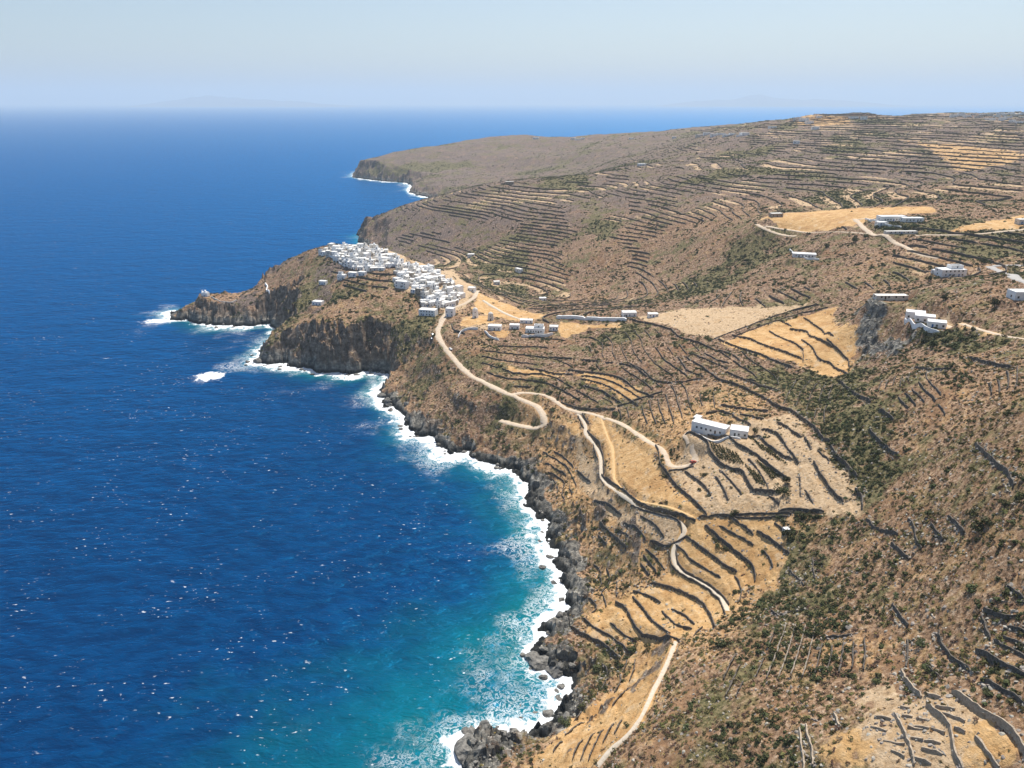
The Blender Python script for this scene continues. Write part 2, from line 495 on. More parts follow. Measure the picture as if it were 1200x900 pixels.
Rd([(792, 752), (782, 777), (770, 802), (761, 820), (752, 840), (737, 860), (717, 877), (700, 899)], 1.5, 'path', "footpath", "stony footpath running down the orange slope to the shore")
Rd([(1002, 257), (1013, 268), (1026, 277), (1044, 282.5), (1062, 290), (1079, 299), (1101, 303)], 5, 'dirt', "road", "pale road dropping past the hilltop villas and green garden")
Rd([(1005, 257.5), (1013, 256), (1028, 257.5), (1057, 260)], 4, 'dirt', "driveway", "pale driveway in front of the hilltop villas")
Rd([(887, 263), (893, 268), (907, 273), (933, 277)], 4.5, 'dirt', "road", "pale dirt road skirting the end of the hilltop plateau")
Rd([(897, 265), (930, 270), (967, 272), (1017, 274.5)], 4, 'dirt', "road", "pale dirt road along the lower edge of the plateau")
Rd([(1072, 275), (1108, 276), (1145, 275), (1200, 269.5), (1230, 266)], 4, 'dirt', "road", "pale track running below the garden of the hilltop villas")
Rd([(1160, 313), (1174, 319), (1191, 327), (1215, 337)], 6, 'asphalt', "road", "grey paved road bending away from the cubic white villa")
Rd([(1163, 312), (1180, 311), (1230, 312)], 5, 'asphalt', "road", "grey paved road running level behind the cubic white villa")
Rd([(560, 341), (556, 349), (545, 356), (530, 361)], 4.0, 'dirt', "road", "dusty lane at the back of the village by the windmills")
Rd([(566, 352), (582, 362), (600, 371), (618, 377)], 3.0, 'path', "footpath", "pale track across the orange field behind the windmills")
Rd([(1108, 372), (1135, 382), (1165, 391), (1200, 397), (1225, 401)], 3.5, 'dirt', "road", "dirt road running along the knoll behind the villa")

# project everything on the bare land
for k, (pts, h, st, pl) in enumerate(walls_px):
    if pl in (P2, P5, P6, P7, P8, P9) and len(pts) > 2:      # the masonry runs on a little under the grass
        a_, b_ = np.array(pts[0], float), np.array(pts[1], float)
        c_, d_ = np.array(pts[-2], float), np.array(pts[-1], float)
        pts = [tuple(a_ + (a_ - b_) * 0.4)] + list(pts) + [tuple(d_ + (d_ - c_) * 0.4)]
    walls_px[k] = (resample(hit(pts), 1.6 if True else 3), h, st, pl)
for k, (pts, w, kd, nm, lb) in enumerate(roads_px):
    roads_px[k] = (resample(hit(pts), 3.0), w, kd, nm, lb)

# ------------------------------------------------------------------ land cover polygons (pixels)
STRAW = [[(690, 486), (706, 492), (740, 510), (768, 525), (772, 548), (795, 577), (822, 602), (815, 608), (790, 598), (750, 585), (715, 560), (708, 530), (692, 505)],
         [(800, 612), (830, 608), (920, 603), (924, 650), (905, 690), (880, 690), (855, 715), (838, 735), (812, 742), (790, 753), (740, 752), (690, 752), (690, 725), (720, 705), (770, 685), (786, 655)],
         [(848, 402), (880, 388), (930, 372), (975, 362), (1003, 400), (1000, 425), (990, 440), (945, 432), (905, 422)],
         [(560, 343), (600, 358), (640, 370), (625, 379), (590, 374), (553, 362)],
         [(672, 436), (720, 441), (760, 463), (740, 470), (690, 446)], [(595, 431), (665, 436), (662, 441), (597, 437)],
         [(735, 790), (770, 760), (790, 755), (770, 810), (740, 860), (700, 900), (615, 902), (640, 870), (690, 830)],
         [(960, 855), (1003, 855), (1022, 902), (965, 902)], [(890, 258), (960, 247), (1090, 243), (1100, 250), (1020, 256), (1000, 266), (920, 269)],
         [(1110, 272), (1200, 252), (1200, 268)], [(655, 377), (720, 379), (725, 383), (690, 386), (660, 396)], [(577, 388), (598, 388), (596, 396), (580, 395)],
         [(670, 495), (684, 500), (680, 512), (668, 510)], [(1150, 832), (1195, 870), (1195, 902), (1150, 902), (1130, 860)],
         [(1100, 370), (1180, 388), (1160, 395), (1110, 382)], [(540, 372), (575, 370), (580, 378), (545, 384)]]
PALE = [[(672, 500), (702, 540), (700, 570), (740, 600), (795, 612), (800, 628), (780, 642), (770, 640), (740, 620), (700, 590), (680, 560)],
        [(805, 515), (830, 500), (900, 490), (925, 485), (960, 515), (985, 545), (1010, 590), (1008, 606), (960, 600), (905, 602), (830, 605), (785, 555)],
        [(745, 372), (800, 362), (945, 357), (900, 372), (845, 398), (815, 395), (780, 382)],
        [(1000, 850), (1040, 812), (1120, 812), (1180, 860), (1195, 902), (1010, 902)],
        [(1003, 822), (1020, 810), (1045, 800), (1062, 808), (1060, 835), (1030, 835)],
        [(480, 305), (530, 315), (560, 340), (545, 362), (525, 366), (500, 360)], [(390, 285), (455, 292), (480, 310), (440, 314), (400, 300)],
        [(1050, 350), (1110, 365), (1150, 385), (1120, 385), (1060, 360)]]
GREEN = [[(628, 453), (640, 447), (665, 448), (683, 452), (684, 457), (662, 459), (640, 457)],
         [(880, 432), (960, 430), (1000, 440), (1040, 470), (1045, 560), (1012, 578), (985, 530), (945, 480), (900, 455)],
         [(1090, 375), (1140, 382), (1145, 410), (1085, 415)], [(515, 367), (500, 395), (470, 412), (462, 392), (490, 372)],
         [(1020, 258), (1085, 252), (1085, 270), (1030, 272)], [(850, 640), (930, 640), (1000, 600), (1030, 610), (960, 680), (880, 720)],
         [(540, 300), (620, 290), (610, 325), (560, 325)], [(620, 200), (680, 205), (690, 220), (640, 225)], [(930, 690), (1000, 660), (1010, 720), (900, 790), (880, 760)],
         [(585, 475), (605, 468), (600, 488), (585, 488)], [(700, 375), (740, 385), (730, 400), (700, 398)], [(400, 335), (430, 330), (420, 350), (395, 352)],
         [(1180, 310), (1200, 316), (1200, 325), (1185, 318)], [(980, 160), (1010, 165), (1015, 180), (960, 180)]]
ROCKP = [[(1000, 368), (1018, 360), (1030, 395), (1060, 402), (1050, 415), (1008, 424)], [(455, 470), (500, 488), (530, 505), (530, 532), (480, 508)]]
jx = fbm(GX, GY, 9, 3, 60) * 4
jy = fbm(GX, GY, 9, 3, 64) * 4
jg = fbm(GX, GY, 30, 4, 66) * 22


def cover(polys, soft=3.0, wob=0.0):
    m = np.zeros_like(GX)
    for p in polys:
        w = hit(p)
        sel = (GX > w[:, 0].min() - 25) & (GX < w[:, 0].max() + 25) & (GY > w[:, 1].min() - 25) & (GY < w[:, 1].max() + 25)
        s = np.clip((poly_sd(GX[sel] + jx[sel], GY[sel] + jy[sel], w) + wob * jg[sel]) / soft + 0.5, 0, 1)
        m[sel] = np.maximum(m[sel], s)
    return m


straw = cover(STRAW, 7.0, 0.3)
pale = cover(PALE, 6.0, 0.25)
soft_green = [GREEN.pop(8), GREEN.pop(5)]          # scattered rather than solid scrub
green = np.maximum(cover(GREEN, 16.0, 1.0) * 0.9, 0.38 * cover(soft_green, 24.0, 1.2))
rockp = cover(ROCKP, 10.0, 0.6)
tracedzone = cover([[(560, 400), (750, 365), (1000, 350), (1060, 420), (1200, 400), (1200, 902), (540, 902), (660, 600), (600, 520)]])
village_px = [[(377, 297), (384, 292), (410, 289.5), (440, 293.5), (466, 303), (474, 313), (440, 318), (412, 315), (392, 304)],
              [(474, 312), (505, 318), (530, 332), (543, 348), (528, 363), (496, 361), (488, 347), (466, 335), (464, 320)]]
vill = cover(village_px)

# ------------------------------------------------------------------ contour terraces on the farther slopes
TQ = 3.2
tn = fbm(GX, GY, 160, 3, 70)
tfar = (1 - tracedzone) * (1 - np.clip(straw + pale, 0, 1)) * sstep(620, 700, GR) * sstep(30, 60, SD) * (1 - vill)
TR1 = cover([[(455, 250), (520, 222), (590, 214), (640, 222), (690, 300), (650, 345), (600, 340), (560, 330), (480, 285)],
             [(900, 150), (1200, 140), (1200, 240), (950, 240), (900, 200)], [(1060, 280), (1200, 280), (1200, 400), (1110, 380), (1080, 340)]])
tmask = tfar * np.maximum(TR1, sstep(-0.12, 0.02, tn)) * (1 - 0.9 * sstep(1850, 2050, GY) * sstep(750, 500, GX))
gi, gj = np.gradient(HSM)
slope = np.hypot(gi / (GR * (lr[1] - lr[0])), gj / ((GR + 40) * (az[1] - az[0])))
tmask *= sstep(0.55, 0.38, slope)
fr = HSM / TQ - np.floor(HSM / TQ)
HT = TQ * (np.floor(HSM / TQ) + 0.45 * fr + 0.55 * sstep(0.0, 0.16, fr))
H = HSM + (HT - HSM) * tmask * sstep(0.02, 0.08, slope)


def marching(grid, level, cm):
    a = grid[:-1, :-1]; b = grid[:-1, 1:]; c_ = grid[1:, 1:]; d = grid[1:, :-1]
    A_, B_, C_, D_ = a > level, b > level, c_ > level, d > level
    code = A_ * 1 + B_ * 2 + C_ * 4 + D_ * 8
    ii, jj = np.nonzero((code > 0) & (code < 15) & (cm[:-1, :-1] > 0.02))
    segs = []
    for i, j in zip(ii, jj):
        k = code[i, j]
        e = []
        # edge keys: ('h', i, j) top row edge, ('v', i, j) left edge
        if bool(k & 1) != bool(k & 2): e.append((0, i, j))
        if bool(k & 2) != bool(k & 4): e.append((1, i, j + 1))
        if bool(k & 8) != bool(k & 4): e.append((0, i + 1, j))
        if bool(k & 1) != bool(k & 8): e.append((1, i, j))
        if len(e) >= 2:
            segs.append((e[0], e[1]))
        if len(e) == 4:
            segs.append((e[2], e[3]))
    return segs


def contour_lines(ST, mask, q, off, tmin, tmax, gaps):
    cg = HSM[::ST, ::ST]; cgx = GX[::ST, ::ST]; cgy = GY[::ST, ::ST]; cm = mask[::ST, ::ST]
    cgm = np.where(cm > 0.02, cg, np.nan)
    res = []

    def edge_point(e, level):
        k, i, j = e
        i2, j2 = (i, j + 1) if k == 0 else (i + 1, j)
        z0, z1 = cg[i, j], cg[i2, j2]
        f = (level - z0) / (z1 - z0 + 1e-12)
        return cgx[i, j] + f * (cgx[i2, j2] - cgx[i, j]), cgy[i, j] + f * (cgy[i2, j2] - cgy[i, j]), cm[i, j]
    for lev in np.arange(2, int(225 / q)) * q:
        level = lev + 1e-4 + off
        segs = marching(cg, level, cm)
        nb = {}
        for s0, s1 in segs:
            nb.setdefault(s0, []).append(s1)
            nb.setdefault(s1, []).append(s0)
        seen = set()
        starts = [k for k in nb if len(nb[k]) == 1] + list(nb)
        for s in starts:
            if s in seen:
                continue
            chain = [s]; seen.add(s); cur = s
            while True:
                nx = [q_ for q_ in nb[cur] if q_ not in seen]
                if not nx:
                    break
                cur = nx[0]; seen.add(cur); chain.append(cur)
            if len(chain) < 4:
                continue
            pts = [edge_point(e, level) for e in chain]
            run = []
            gap = 0
            target = random.randint(tmin, tmax)
            for x, y, m in pts + [(0, 0, 0)]:
                if m > 0.5 and gap <= 0 and len(run) < target:
                    run.append((x, y))
                else:
                    if len(run) >= 4:
                        res.append(np.array(run))
                    if m > 0.5 and gap <= 0:
                        gap = random.choice(gaps)
                    gap -= 1
                    run = []
                    target = random.randint(tmin, tmax)
    return res


contour_walls = contour_lines(3, tmask, TQ, 0.0, 10, 45, [0, 1, 2, 3, 9, 16])
# nearer slopes, where no wall has been traced
wd = np.full(H.shape, 1e9)
for pts in [w_[0] for w_ in walls_px] + [r_[0] for r_ in roads_px]:
    if np.hypot(*pts.mean(0)) > 700:
        continue
    sel = (GX > pts[:, 0].min() - 9) & (GX < pts[:, 0].max() + 9) & (GY > pts[:, 1].min() - 9) & (GY < pts[:, 1].max() + 9)
    x = GX[sel]; y = GY[sel]; b = wd[sel]
    for q in pts[::2]:
        b = np.minimum(b, (x - q[0]) ** 2 + (y - q[1]) ** 2)
    wd[sel] = b
NZ1 = cover([[(650, 505), (700, 545), (740, 602), (795, 630), (780, 690), (720, 705), (685, 735), (740, 770), (740, 790), (690, 790), (675, 690), (640, 600), (625, 560)],
             [(800, 610), (930, 606), (920, 660), (880, 695), (800, 755), (740, 750), (690, 740), (770, 680)], [(690, 770), (790, 755), (760, 830), (690, 890), (640, 890), (690, 820)]], 6.0, 0.2)
NZ2 = cover([[(560, 400), (650, 395), (760, 385), (860, 405), (900, 430), (1000, 445), (960, 510), (830, 490), (760, 500), (650, 465), (570, 450)],
             [(830, 505), (960, 520), (1008, 600), (920, 602), (840, 600)]], 6.0, 0.2)
NZ3 = cover([[(1010, 450), (1200, 420), (1200, 800), (1110, 800), (1060, 780), (900, 800), (850, 840), (840, 780), (1010, 620), (1050, 560)]], 6.0, 0.2)
nn = fbm(GX, GY, 38, 3, 160)
nmask = np.maximum.reduce([NZ1 * sstep(-0.50, -0.40, nn), NZ2 * sstep(-0.30, -0.20, nn), NZ3 * sstep(-0.10, 0.0, nn)])
nmask = nmask * sstep(3.2 ** 2, 4.2 ** 2, wd) * sstep(10, 18, SD) * sstep(1.1, 0.9, slope) * sstep(0.05, 0.09, slope)
NQ = 2.3
fr2 = HSM / NQ - np.floor(HSM / NQ)
HT2 = NQ * (np.floor(HSM / NQ) + 0.5 * fr2 + 0.5 * sstep(0.0, 0.2, fr2))
H = H + (HT2 - HSM) * sstep(0.3, 0.8, nmask)
near_walls = contour_lines(2, nmask, NQ, 0.0, 12, 60, [0, 1, 2, 3])
near_walls = [w_ for w_ in near_walls if len(w_) >= 6]
print("near contour walls", len(near_walls))
print("contour walls", len(contour_walls))

# ------------------------------------------------------------------ terrace steps at the traced walls, roads cut into the slope
gu_x = None


def grad_at(x, y, e=5.0):
    return ((sample(HSM, x + e, y) - sample(HSM, x - e, y)) / (2 * e), (sample(HSM, x, y + e) - sample(HSM, x, y - e)) / (2 * e))


dH = np.zeros_like(H)
for pts, h, st, pl in walls_px:
    if not st:
        continue
    sel = (GX > pts[:, 0].min() - 14) & (GX < pts[:, 0].max() + 14) & (GY > pts[:, 1].min() - 14) & (GY < pts[:, 1].max() + 14)
    if not sel.any():
        continue
    x = GX[sel]; y = GY[sel]
    best = np.full(x.shape, 1e9); side = np.zeros_like(x); endf = np.ones_like(x)
    P = pts[::2] if len(pts) > 6 else pts
    if not np.allclose(P[-1], pts[-1]):
        P = np.vstack([P, pts[-1]])
    mx, my = grad_at(P[:, 0], P[:, 1])
    for i in range(len(P) - 1):
        e = P[i + 1] - P[i]
        L2 = e @ e + 1e-9
        tt = ((x - P[i, 0]) * e[0] + (y - P[i, 1]) * e[1]) / L2
        tc = np.clip(tt, 0, 1)
        dx = x - P[i, 0] - tc * e[0]; dy = y - P[i, 1] - tc * e[1]
        d = np.hypot(dx, dy)
        up = np.sign(-e[1] * mx[i] + e[0] * my[i])        # is the left side uphill?
        lft = np.sign(e[0] * dy - e[1] * dx)
        s = lft * up
        b = d < best
        best = np.where(b, d, best); side = np.where(b, s, side)
        out = (tt < 0) & (i == 0) | (tt > 1) & (i == len(P) - 2)
        endf = np.where(b, np.where(out, 0.0, 1.0), endf)
    add = np.where(side > 0, 0.38 * h * np.exp(-(best / 6.0) ** 2), -0.16 * h * np.exp(-(best / 2.5) ** 2)) * endf
    cur = dH[sel]
    dH[sel] = np.where(np.abs(add) > np.abs(cur), add, cur)
H = H + dH
roadm = np.zeros_like(H)
for k, (pts, w, kd, nm, lb) in enumerate(roads_px):
    z = sample(HSM, pts[:, 0], pts[:, 1])
    for _ in range(6):
        z[1:-1] = 0.25 * z[:-2] + 0.5 * z[1:-1] + 0.25 * z[2:]
    mg = w / 2 + 6
    sel = (GX > pts[:, 0].min() - mg) & (GX < pts[:, 0].max() + mg) & (GY > pts[:, 1].min() - mg) & (GY < pts[:, 1].max() + mg)
    x = GX[sel]; y = GY[sel]
    best = np.full(x.shape, 1e9); zz = np.zeros_like(x)
    for i in range(len(pts) - 1):
        e = pts[i + 1] - pts[i]
        tc = np.clip(((x - pts[i, 0]) * e[0] + (y - pts[i, 1]) * e[1]) / (e @ e + 1e-9), 0, 1)
        d = np.hypot(x - pts[i, 0] - tc * e[0], y - pts[i, 1] - tc * e[1])
        b = d < best
        best = np.where(b, d, best); zz = np.where(b, z[i] + tc * (z[i + 1] - z[i]), zz)
    wgt = sstep(w / 2 + (4.5 if w > 3 else 2.0), w / 2 + 0.4, best)
    hs = H[sel]
    H[sel] = hs + (zz - hs) * wgt
    rm = roadm[sel]
    roadm[sel] = np.maximum(rm, sstep(w / 2 + 1.5, w / 2, best))

# level building plots
PADS = [(832, 508, 11), (866, 509, 6), (1072, 373, 7), (1083, 377, 7), (1097, 383, 7), (1043, 351, 11), (942, 301, 12), (1113, 323, 11), (1100, 321, 6), (1044, 259, 14), (1068, 260, 11), (1033, 262, 6),
        (1055, 274, 15), (1196, 350, 7), (737, 370, 7), (627, 389, 9), (580, 386, 7), (603, 385, 6), (502, 369, 9), (516, 357, 9), (597, 216, 9), (909, 254, 8), (241, 347, 6), (557, 372, 4), (575, 375, 4),
        (373, 357, 7), (379, 333, 5), (617, 378, 7)]
padm = np.zeros_like(H)
for (u, v, r_), (x, y) in zip(PADS, hit([q[:2] for q in PADS], H)):
    d = np.hypot(GX - x, GY - y)
    inn = d < r_
    if not inn.any():
        continue
    wgt = sstep(r_ + 7, r_, d)
    H += (H[inn].mean() - H) * wgt
    padm = np.maximum(padm, wgt)
# ------------------------------------------------------------------ fine relief and rockiness
smooth = np.clip(np.maximum.reduce([straw, pale * 0.8, roadm, vill, padm]), 0, 1)
rock = np.maximum(rockp * 0.8, sstep(8.5 + 5 * headl, 3, H * 0.9 + 11 * fbm(GX, GY, 24, 4, 80)) * sstep(30 + 15 * headl, 14, SD) * sstep(-0.5, 0.5, sdn))
rock = np.maximum(rock, sstep(1.1, 1.7, slope + 0.5 * fbm(GX, GY, 14, 3, 82)) * sstep(60, 30, SD))
rock = np.maximum(rock, 0.85 * headl * sstep(0.65, 1.0, slope + 0.35 * fbm(GX, GY, 12, 3, 83)) * sstep(70, 40, SD) * sstep(1400, 1200, GR))
rough = (1 - 0.85 * smooth)
det = fbm(GX, GY, 9, 4, 84, 0.6) * 0.9 + fbm(GX, GY, 3.0, 2, 88) * 0.25 * sstep(700, 400, GR)
H = np.where(sdn > 0, H + det * rough * sstep(0, 6, sdn) * (1 - roadm), H)
H = H + rock * sstep(0, 5, sdn) * (fbm(GX, GY, 6.5, 3, 92, 0.6, True) * 1.7) * (1 - roadm)
knoll = cover([ROCKP[0]])
H = H + knoll * (fbm(GX, GY, 9, 3, 96, 0.6, True) * 3.0) * (1 - padm)
H = np.where((sdn > 0) & (H < 0.15), 0.15 + 0.2 * np.abs(det), H)


def blocks(x, y, size, seed):
    """a random level for every cell of a jittered cell pattern"""
    ix = np.floor(x / size).astype(int); iy = np.floor(y / size).astype(int)
    rs = np.random.default_rng(seed)
    T = rs.random((64, 64, 3))
    best = np.full(x.shape, 1e9); val = np.zeros_like(x)
    for a in (-1, 0, 1):
        for b in (-1, 0, 1):
            t = T[(ix + a) & 63, (iy + b) & 63]
            d = ((ix + a + t[..., 0]) * size - x) ** 2 + ((iy + b + t[..., 1]) * size - y) ** 2
            m = d < best
            best = np.where(m, d, best); val = np.where(m, t[..., 2], val)
    return val - 0.5


rsel = (np.maximum(rock, knoll) > 0.15) & (sdn > 0.5) & (GR < 1400)
xr, yr = GX[rsel], GY[rsel]
rx_ = xr * 0.9 + yr * 0.45; ry_ = yr * 0.55 - xr * 0.35
H[rsel] += np.maximum(rock, knoll)[rsel] * sstep(0.5, 4, sdn[rsel]) * (1 - padm[rsel]) * (1 - roadm[rsel]) * (blocks(rx_, ry_, 6.5, 1) * (4.2 + 3.0 * headl[rsel]) + blocks(rx_, ry_ * 0.7, 15.0, 3) * 6.0 * headl[rsel] * sstep(4, 12, sdn[rsel]) + blocks(rx_ * 0.8, ry_, 2.6, 2) * 1.9)
H = np.where((sdn > 0) & (H < 0.2), 0.25, H)


def ground(x, y):
    return float(sample(H, np.array([x]), np.array([y]))[0])


# ------------------------------------------------------------------ material helpers
def mat(name):
    m = bpy.data.materials.new(name)
    m.use_nodes = True
    nt = m.node_tree
    return m, nt, nt.nodes, nt.links, nt.nodes['Principled BSDF']


def noise_node(nt, vec, scale, detail=5, rough_=0.6, dist=0.0):
    n = nt.nodes.new('ShaderNodeTexNoise')
    n.inputs['Scale'].default_value = scale
    n.inputs['Detail'].default_value = detail
    n.inputs['Roughness'].default_value = rough_
    n.inputs['Distortion'].default_value = dist
    nt.links.new(vec, n.inputs['Vector'])
    return n.outputs['Fac']


def ramp(nt, fac, stops):
    r = nt.nodes.new('ShaderNodeValToRGB')
    el = r.color_ramp.elements
    while len(el) > len(stops):
        el.remove(el[-1])
    while len(el) < len(stops):
        el.new(1.0)
    for e, (p, c_) in zip(el, stops):
        e.position = p
        e.color = (*c_, 1) if len(c_) == 3 else c_
    nt.links.new(fac, r.inputs[0])
    return r.outputs[0]


def mixc(nt, fac, a, b, mode='MIX'):
    m = nt.nodes.new('ShaderNodeMix')
    m.data_type = 'RGBA'
    m.blend_type = mode
    for s, v in ((m.inputs[0], fac), (m.inputs[6], a), (m.inputs[7], b)):
        if hasattr(v, 'links'):
            nt.links.new(v, s)
        elif isinstance(v, (int, float)):
            s.default_value = v
        else:
            s.default_value = (*v, 1)
    return m.outputs[2]


def math_n(nt, op, a, b=None, c_=None, clamp=False):
    m = nt.nodes.new('ShaderNodeMath')
    m.operation = op
    m.use_clamp = clamp
    for s, v in zip(m.inputs, (a, b, c_)):
        if v is None:
            continue
        if hasattr(v, 'links'):
            nt.links.new(v, s)
        else:
            s.default_value = v
    return m.outputs[0]


def attr(nt, name):
    a = nt.nodes.new('ShaderNodeAttribute')
    a.attribute_name = name
    return a.outputs['Fac']


def thresh(nt, v, lo, hi):
    m = nt.nodes.new('ShaderNodeMapRange')
    m.interpolation_type = 'SMOOTHSTEP'
    nt.links.new(v, m.inputs[0])
    m.inputs[1].default_value = lo
    m.inputs[2].default_value = hi
    return m.outputs[0]


def bump(nt, bs, height, dist, strength=1.0):
    b = nt.nodes.new('ShaderNodeBump')
    b.inputs['Distance'].default_value = dist
    b.inputs['Strength'].default_value = strength
    nt.links.new(height, b.inputs['Height'])
    nt.links.new(b.outputs[0], bs.inputs['Normal'])


def wpos(nt):
    return nt.nodes.new('ShaderNodeNewGeometry').outputs['Position']


def simple(name, c1, c2, scale, rough_=0.9, bd=0.0, rand=0.0, spec=0.2):
    m, nt, n, l, bs = mat(name)
    f = noise_node(nt, wpos(nt), scale, 4, 0.65)
    cc = ramp(nt, f, [(0.3, c1), (0.7, c2)])
    if rand:
        oi = n.new('ShaderNodeObjectInfo')
        hsv = n.new('ShaderNodeHueSaturation')
        v = math_n(nt, 'MULTIPLY_ADD', oi.outputs['Random'], 2 * rand, 1 - rand)
        l.new(v, hsv.inputs['Value'])
        hh = math_n(nt, 'MULTIPLY_ADD', oi.outputs['Random'], 0.05, 0.475)
        l.new(hh, hsv.inputs['Hue'])
        l.new(cc, hsv.inputs['Color'])
        cc = hsv.outputs[0]
    l.new(cc, bs.inputs['Base Color'])
    bs.inputs['Roughness'].default_value = rough_
    bs.inputs['Specular IOR Level'].default_value = spec
    if bd:
        bump(nt, bs, f, bd)
    return m


# terrain material
M_land, nt, n, l, bs = mat("hillside")
pos = wpos(nt)
nf = noise_node(nt, pos, 0.55, 6, 0.72)
nf2 = noise_node(nt, pos, 0.22, 5, 0.7)
nm_ = noise_node(nt, pos, 0.05, 5, 0.65)
nl_ = noise_node(nt, pos, 0.009, 4, 0.6)
nq = noise_node(nt, pos, 0.11, 5, 0.62)
sep0 = n.new('ShaderNodeSeparateXYZ')
l.new(pos, sep0.inputs[0])
sepz0 = sep0.outputs[2]
npx = noise_node(nt, pos, 0.020, 4, 0.6)
brown = ramp(nt, nf, [(0.32, (0.042, 0.029, 0.021)), (0.43, (0.145, 0.088, 0.055)), (0.53, (0.275, 0.172, 0.108)), (0.65, (0.50, 0.375, 0.265))])
redd = ramp(nt, nf2, [(0.3, (0.105, 0.060, 0.036)), (0.55, (0.265, 0.150, 0.082)), (0.72, (0.38, 0.27, 0.18))])
brown = mixc(nt, thresh(nt, nm_, 0.52, 0.62), brown, redd)
tan = ramp(nt, nf, [(0.30, (0.16, 0.086, 0.036)), (0.44, (0.44, 0.252, 0.106)), (0.64, (0.61, 0.41, 0.225))])
brown = mixc(nt, math_n(nt, 'MULTIPLY', math_n(nt, 'ADD', thresh(nt, nq, 0.50, 0.62), math_n(nt, 'MULTIPLY', math_n(nt, 'MULTIPLY', attr(nt, 'tan'), attr(nt, 'tan')), 0.75), None, True), math_n(nt, 'MULTIPLY_ADD', attr(nt, 'tan'), 0.8, 0.2)), brown, tan)
grn = ramp(nt, nf, [(0.30, (0.032, 0.034, 0.015)), (0.46, (0.105, 0.096, 0.040)), (0.60, (0.225, 0.180, 0.090)), (0.72, (0.40, 0.31, 0.19))])
gm = math_n(nt, 'ADD', math_n(nt, 'MULTIPLY', attr(nt, 'green'), 0.17), math_n(nt, 'ADD', math_n(nt, 'MULTIPLY', npx, 0.5), math_n(nt, 'MULTIPLY', nq, 0.5)))
heath = ramp(nt, nf, [(0.30, (0.032, 0.026, 0.024)), (0.43, (0.090, 0.066, 0.055)), (0.54, (0.180, 0.130, 0.105)), (0.66, (0.36, 0.285, 0.235))])
brown = mixc(nt, thresh(nt, math_n(nt, 'ADD', attr(nt, 'heath'), math_n(nt, 'MULTIPLY_ADD', nm_, 1.0, -0.5)), 0.3, 0.7), brown, heath)
base = mixc(nt, thresh(nt, gm, 0.50, 0.60), brown, grn)
pal = ramp(nt, nf, [(0.28, (0.19, 0.120, 0.064)), (0.40, (0.41, 0.280, 0.160)), (0.66, (0.60, 0.45, 0.29))])
pal = mixc(nt, math_n(nt, 'MULTIPLY', thresh(nt, nq, 0.54, 0.64), 0.6), pal, (0.42, 0.27, 0.135))
pal = mixc(nt, math_n(nt, 'MULTIPLY', thresh(nt, nf2, 0.58, 0.70), 0.7), pal, (0.16, 0.11, 0.07))
strw = ramp(nt, nf2, [(0.25, (0.26, 0.145, 0.056)), (0.40, (0.48, 0.285, 0.118)), (0.56, (0.58, 0.370, 0.172)), (0.74, (0.67, 0.48, 0.28))])
strw = mixc(nt, math_n(nt, 'MULTIPLY', thresh(nt, nm_, 0.47, 0.62), 0.55), strw, (0.36, 0.185, 0.066))
strw = mixc(nt, math_n(nt, 'MULTIPLY', thresh(nt, nq, 0.56, 0.68), 0.6), strw, (0.52, 0.39, 0.25))
strw = mixc(nt, math_n(nt, 'MULTIPLY', thresh(nt, nf, 0.60, 0.70), 0.8), strw, (0.17, 0.11, 0.06))
pm = math_n(nt, 'ADD', attr(nt, 'pale'), math_n(nt, 'ADD', math_n(nt, 'MULTIPLY_ADD', nf2, 0.7, -0.35), math_n(nt, 'MULTIPLY_ADD', nq, 1.0, -0.5)))
base = mixc(nt, thresh(nt, pm, 0.40, 0.66), base, pal)
sm_ = math_n(nt, 'ADD', attr(nt, 'straw'), math_n(nt, 'ADD', math_n(nt, 'MULTIPLY_ADD', nf2, 0.6, -0.30), math_n(nt, 'MULTIPLY_ADD', nq, 1.0, -0.5)))
base = mixc(nt, thresh(nt, sm_, 0.40, 0.64), base, strw)
rk = ramp(nt, nf2, [(0.28, (0.030, 0.030, 0.029)), (0.43, (0.095, 0.092, 0.083)), (0.56, (0.21, 0.198, 0.17)), (0.70, (0.44, 0.41, 0.35))])
rk2 = ramp(nt, nf2, [(0.28, (0.040, 0.030, 0.022)), (0.45, (0.135, 0.096, 0.066)), (0.58, (0.25, 0.19, 0.14)), (0.72, (0.42, 0.35, 0.28))])
rk = mixc(nt, math_n(nt, 'MULTIPLY', thresh(nt, sepz0, 85.0, 70.0), thresh(nt, math_n(nt, 'ADD', sepz0, math_n(nt, 'MULTIPLY_ADD', nm_, 20.0, -10.0)), 5.0, 14.0)), rk, rk2)
rm_ = math_n(nt, 'ADD', attr(nt, 'rock'), math_n(nt, 'MULTIPLY_ADD', nq, 1.2, -0.6))
base = mixc(nt, thresh(nt, rm_, 0.40, 0.60), base, rk)
# wet, algae-dark band just above the water
sepz = n.new('ShaderNodeSeparateXYZ')
l.new(pos, sepz.inputs[0])
wet = thresh(nt, math_n(nt, 'ADD', sepz.outputs[2], math_n(nt, 'MULTIPLY_ADD', nf2, -6.0, 3.0)), 4.6, 1.4)
base = mixc(nt, wet, base, (0.022, 0.023, 0.022))
l.new(base, bs.inputs['Base Color'])
bs.inputs['Roughness'].default_value = 0.95
bs.inputs['Specular IOR Level'].default_value = 0.15
bump(nt, bs, math_n(nt, 'ADD', nf, math_n(nt, 'MULTIPLY', nf2, 1.2)), 1.1, 0.8)

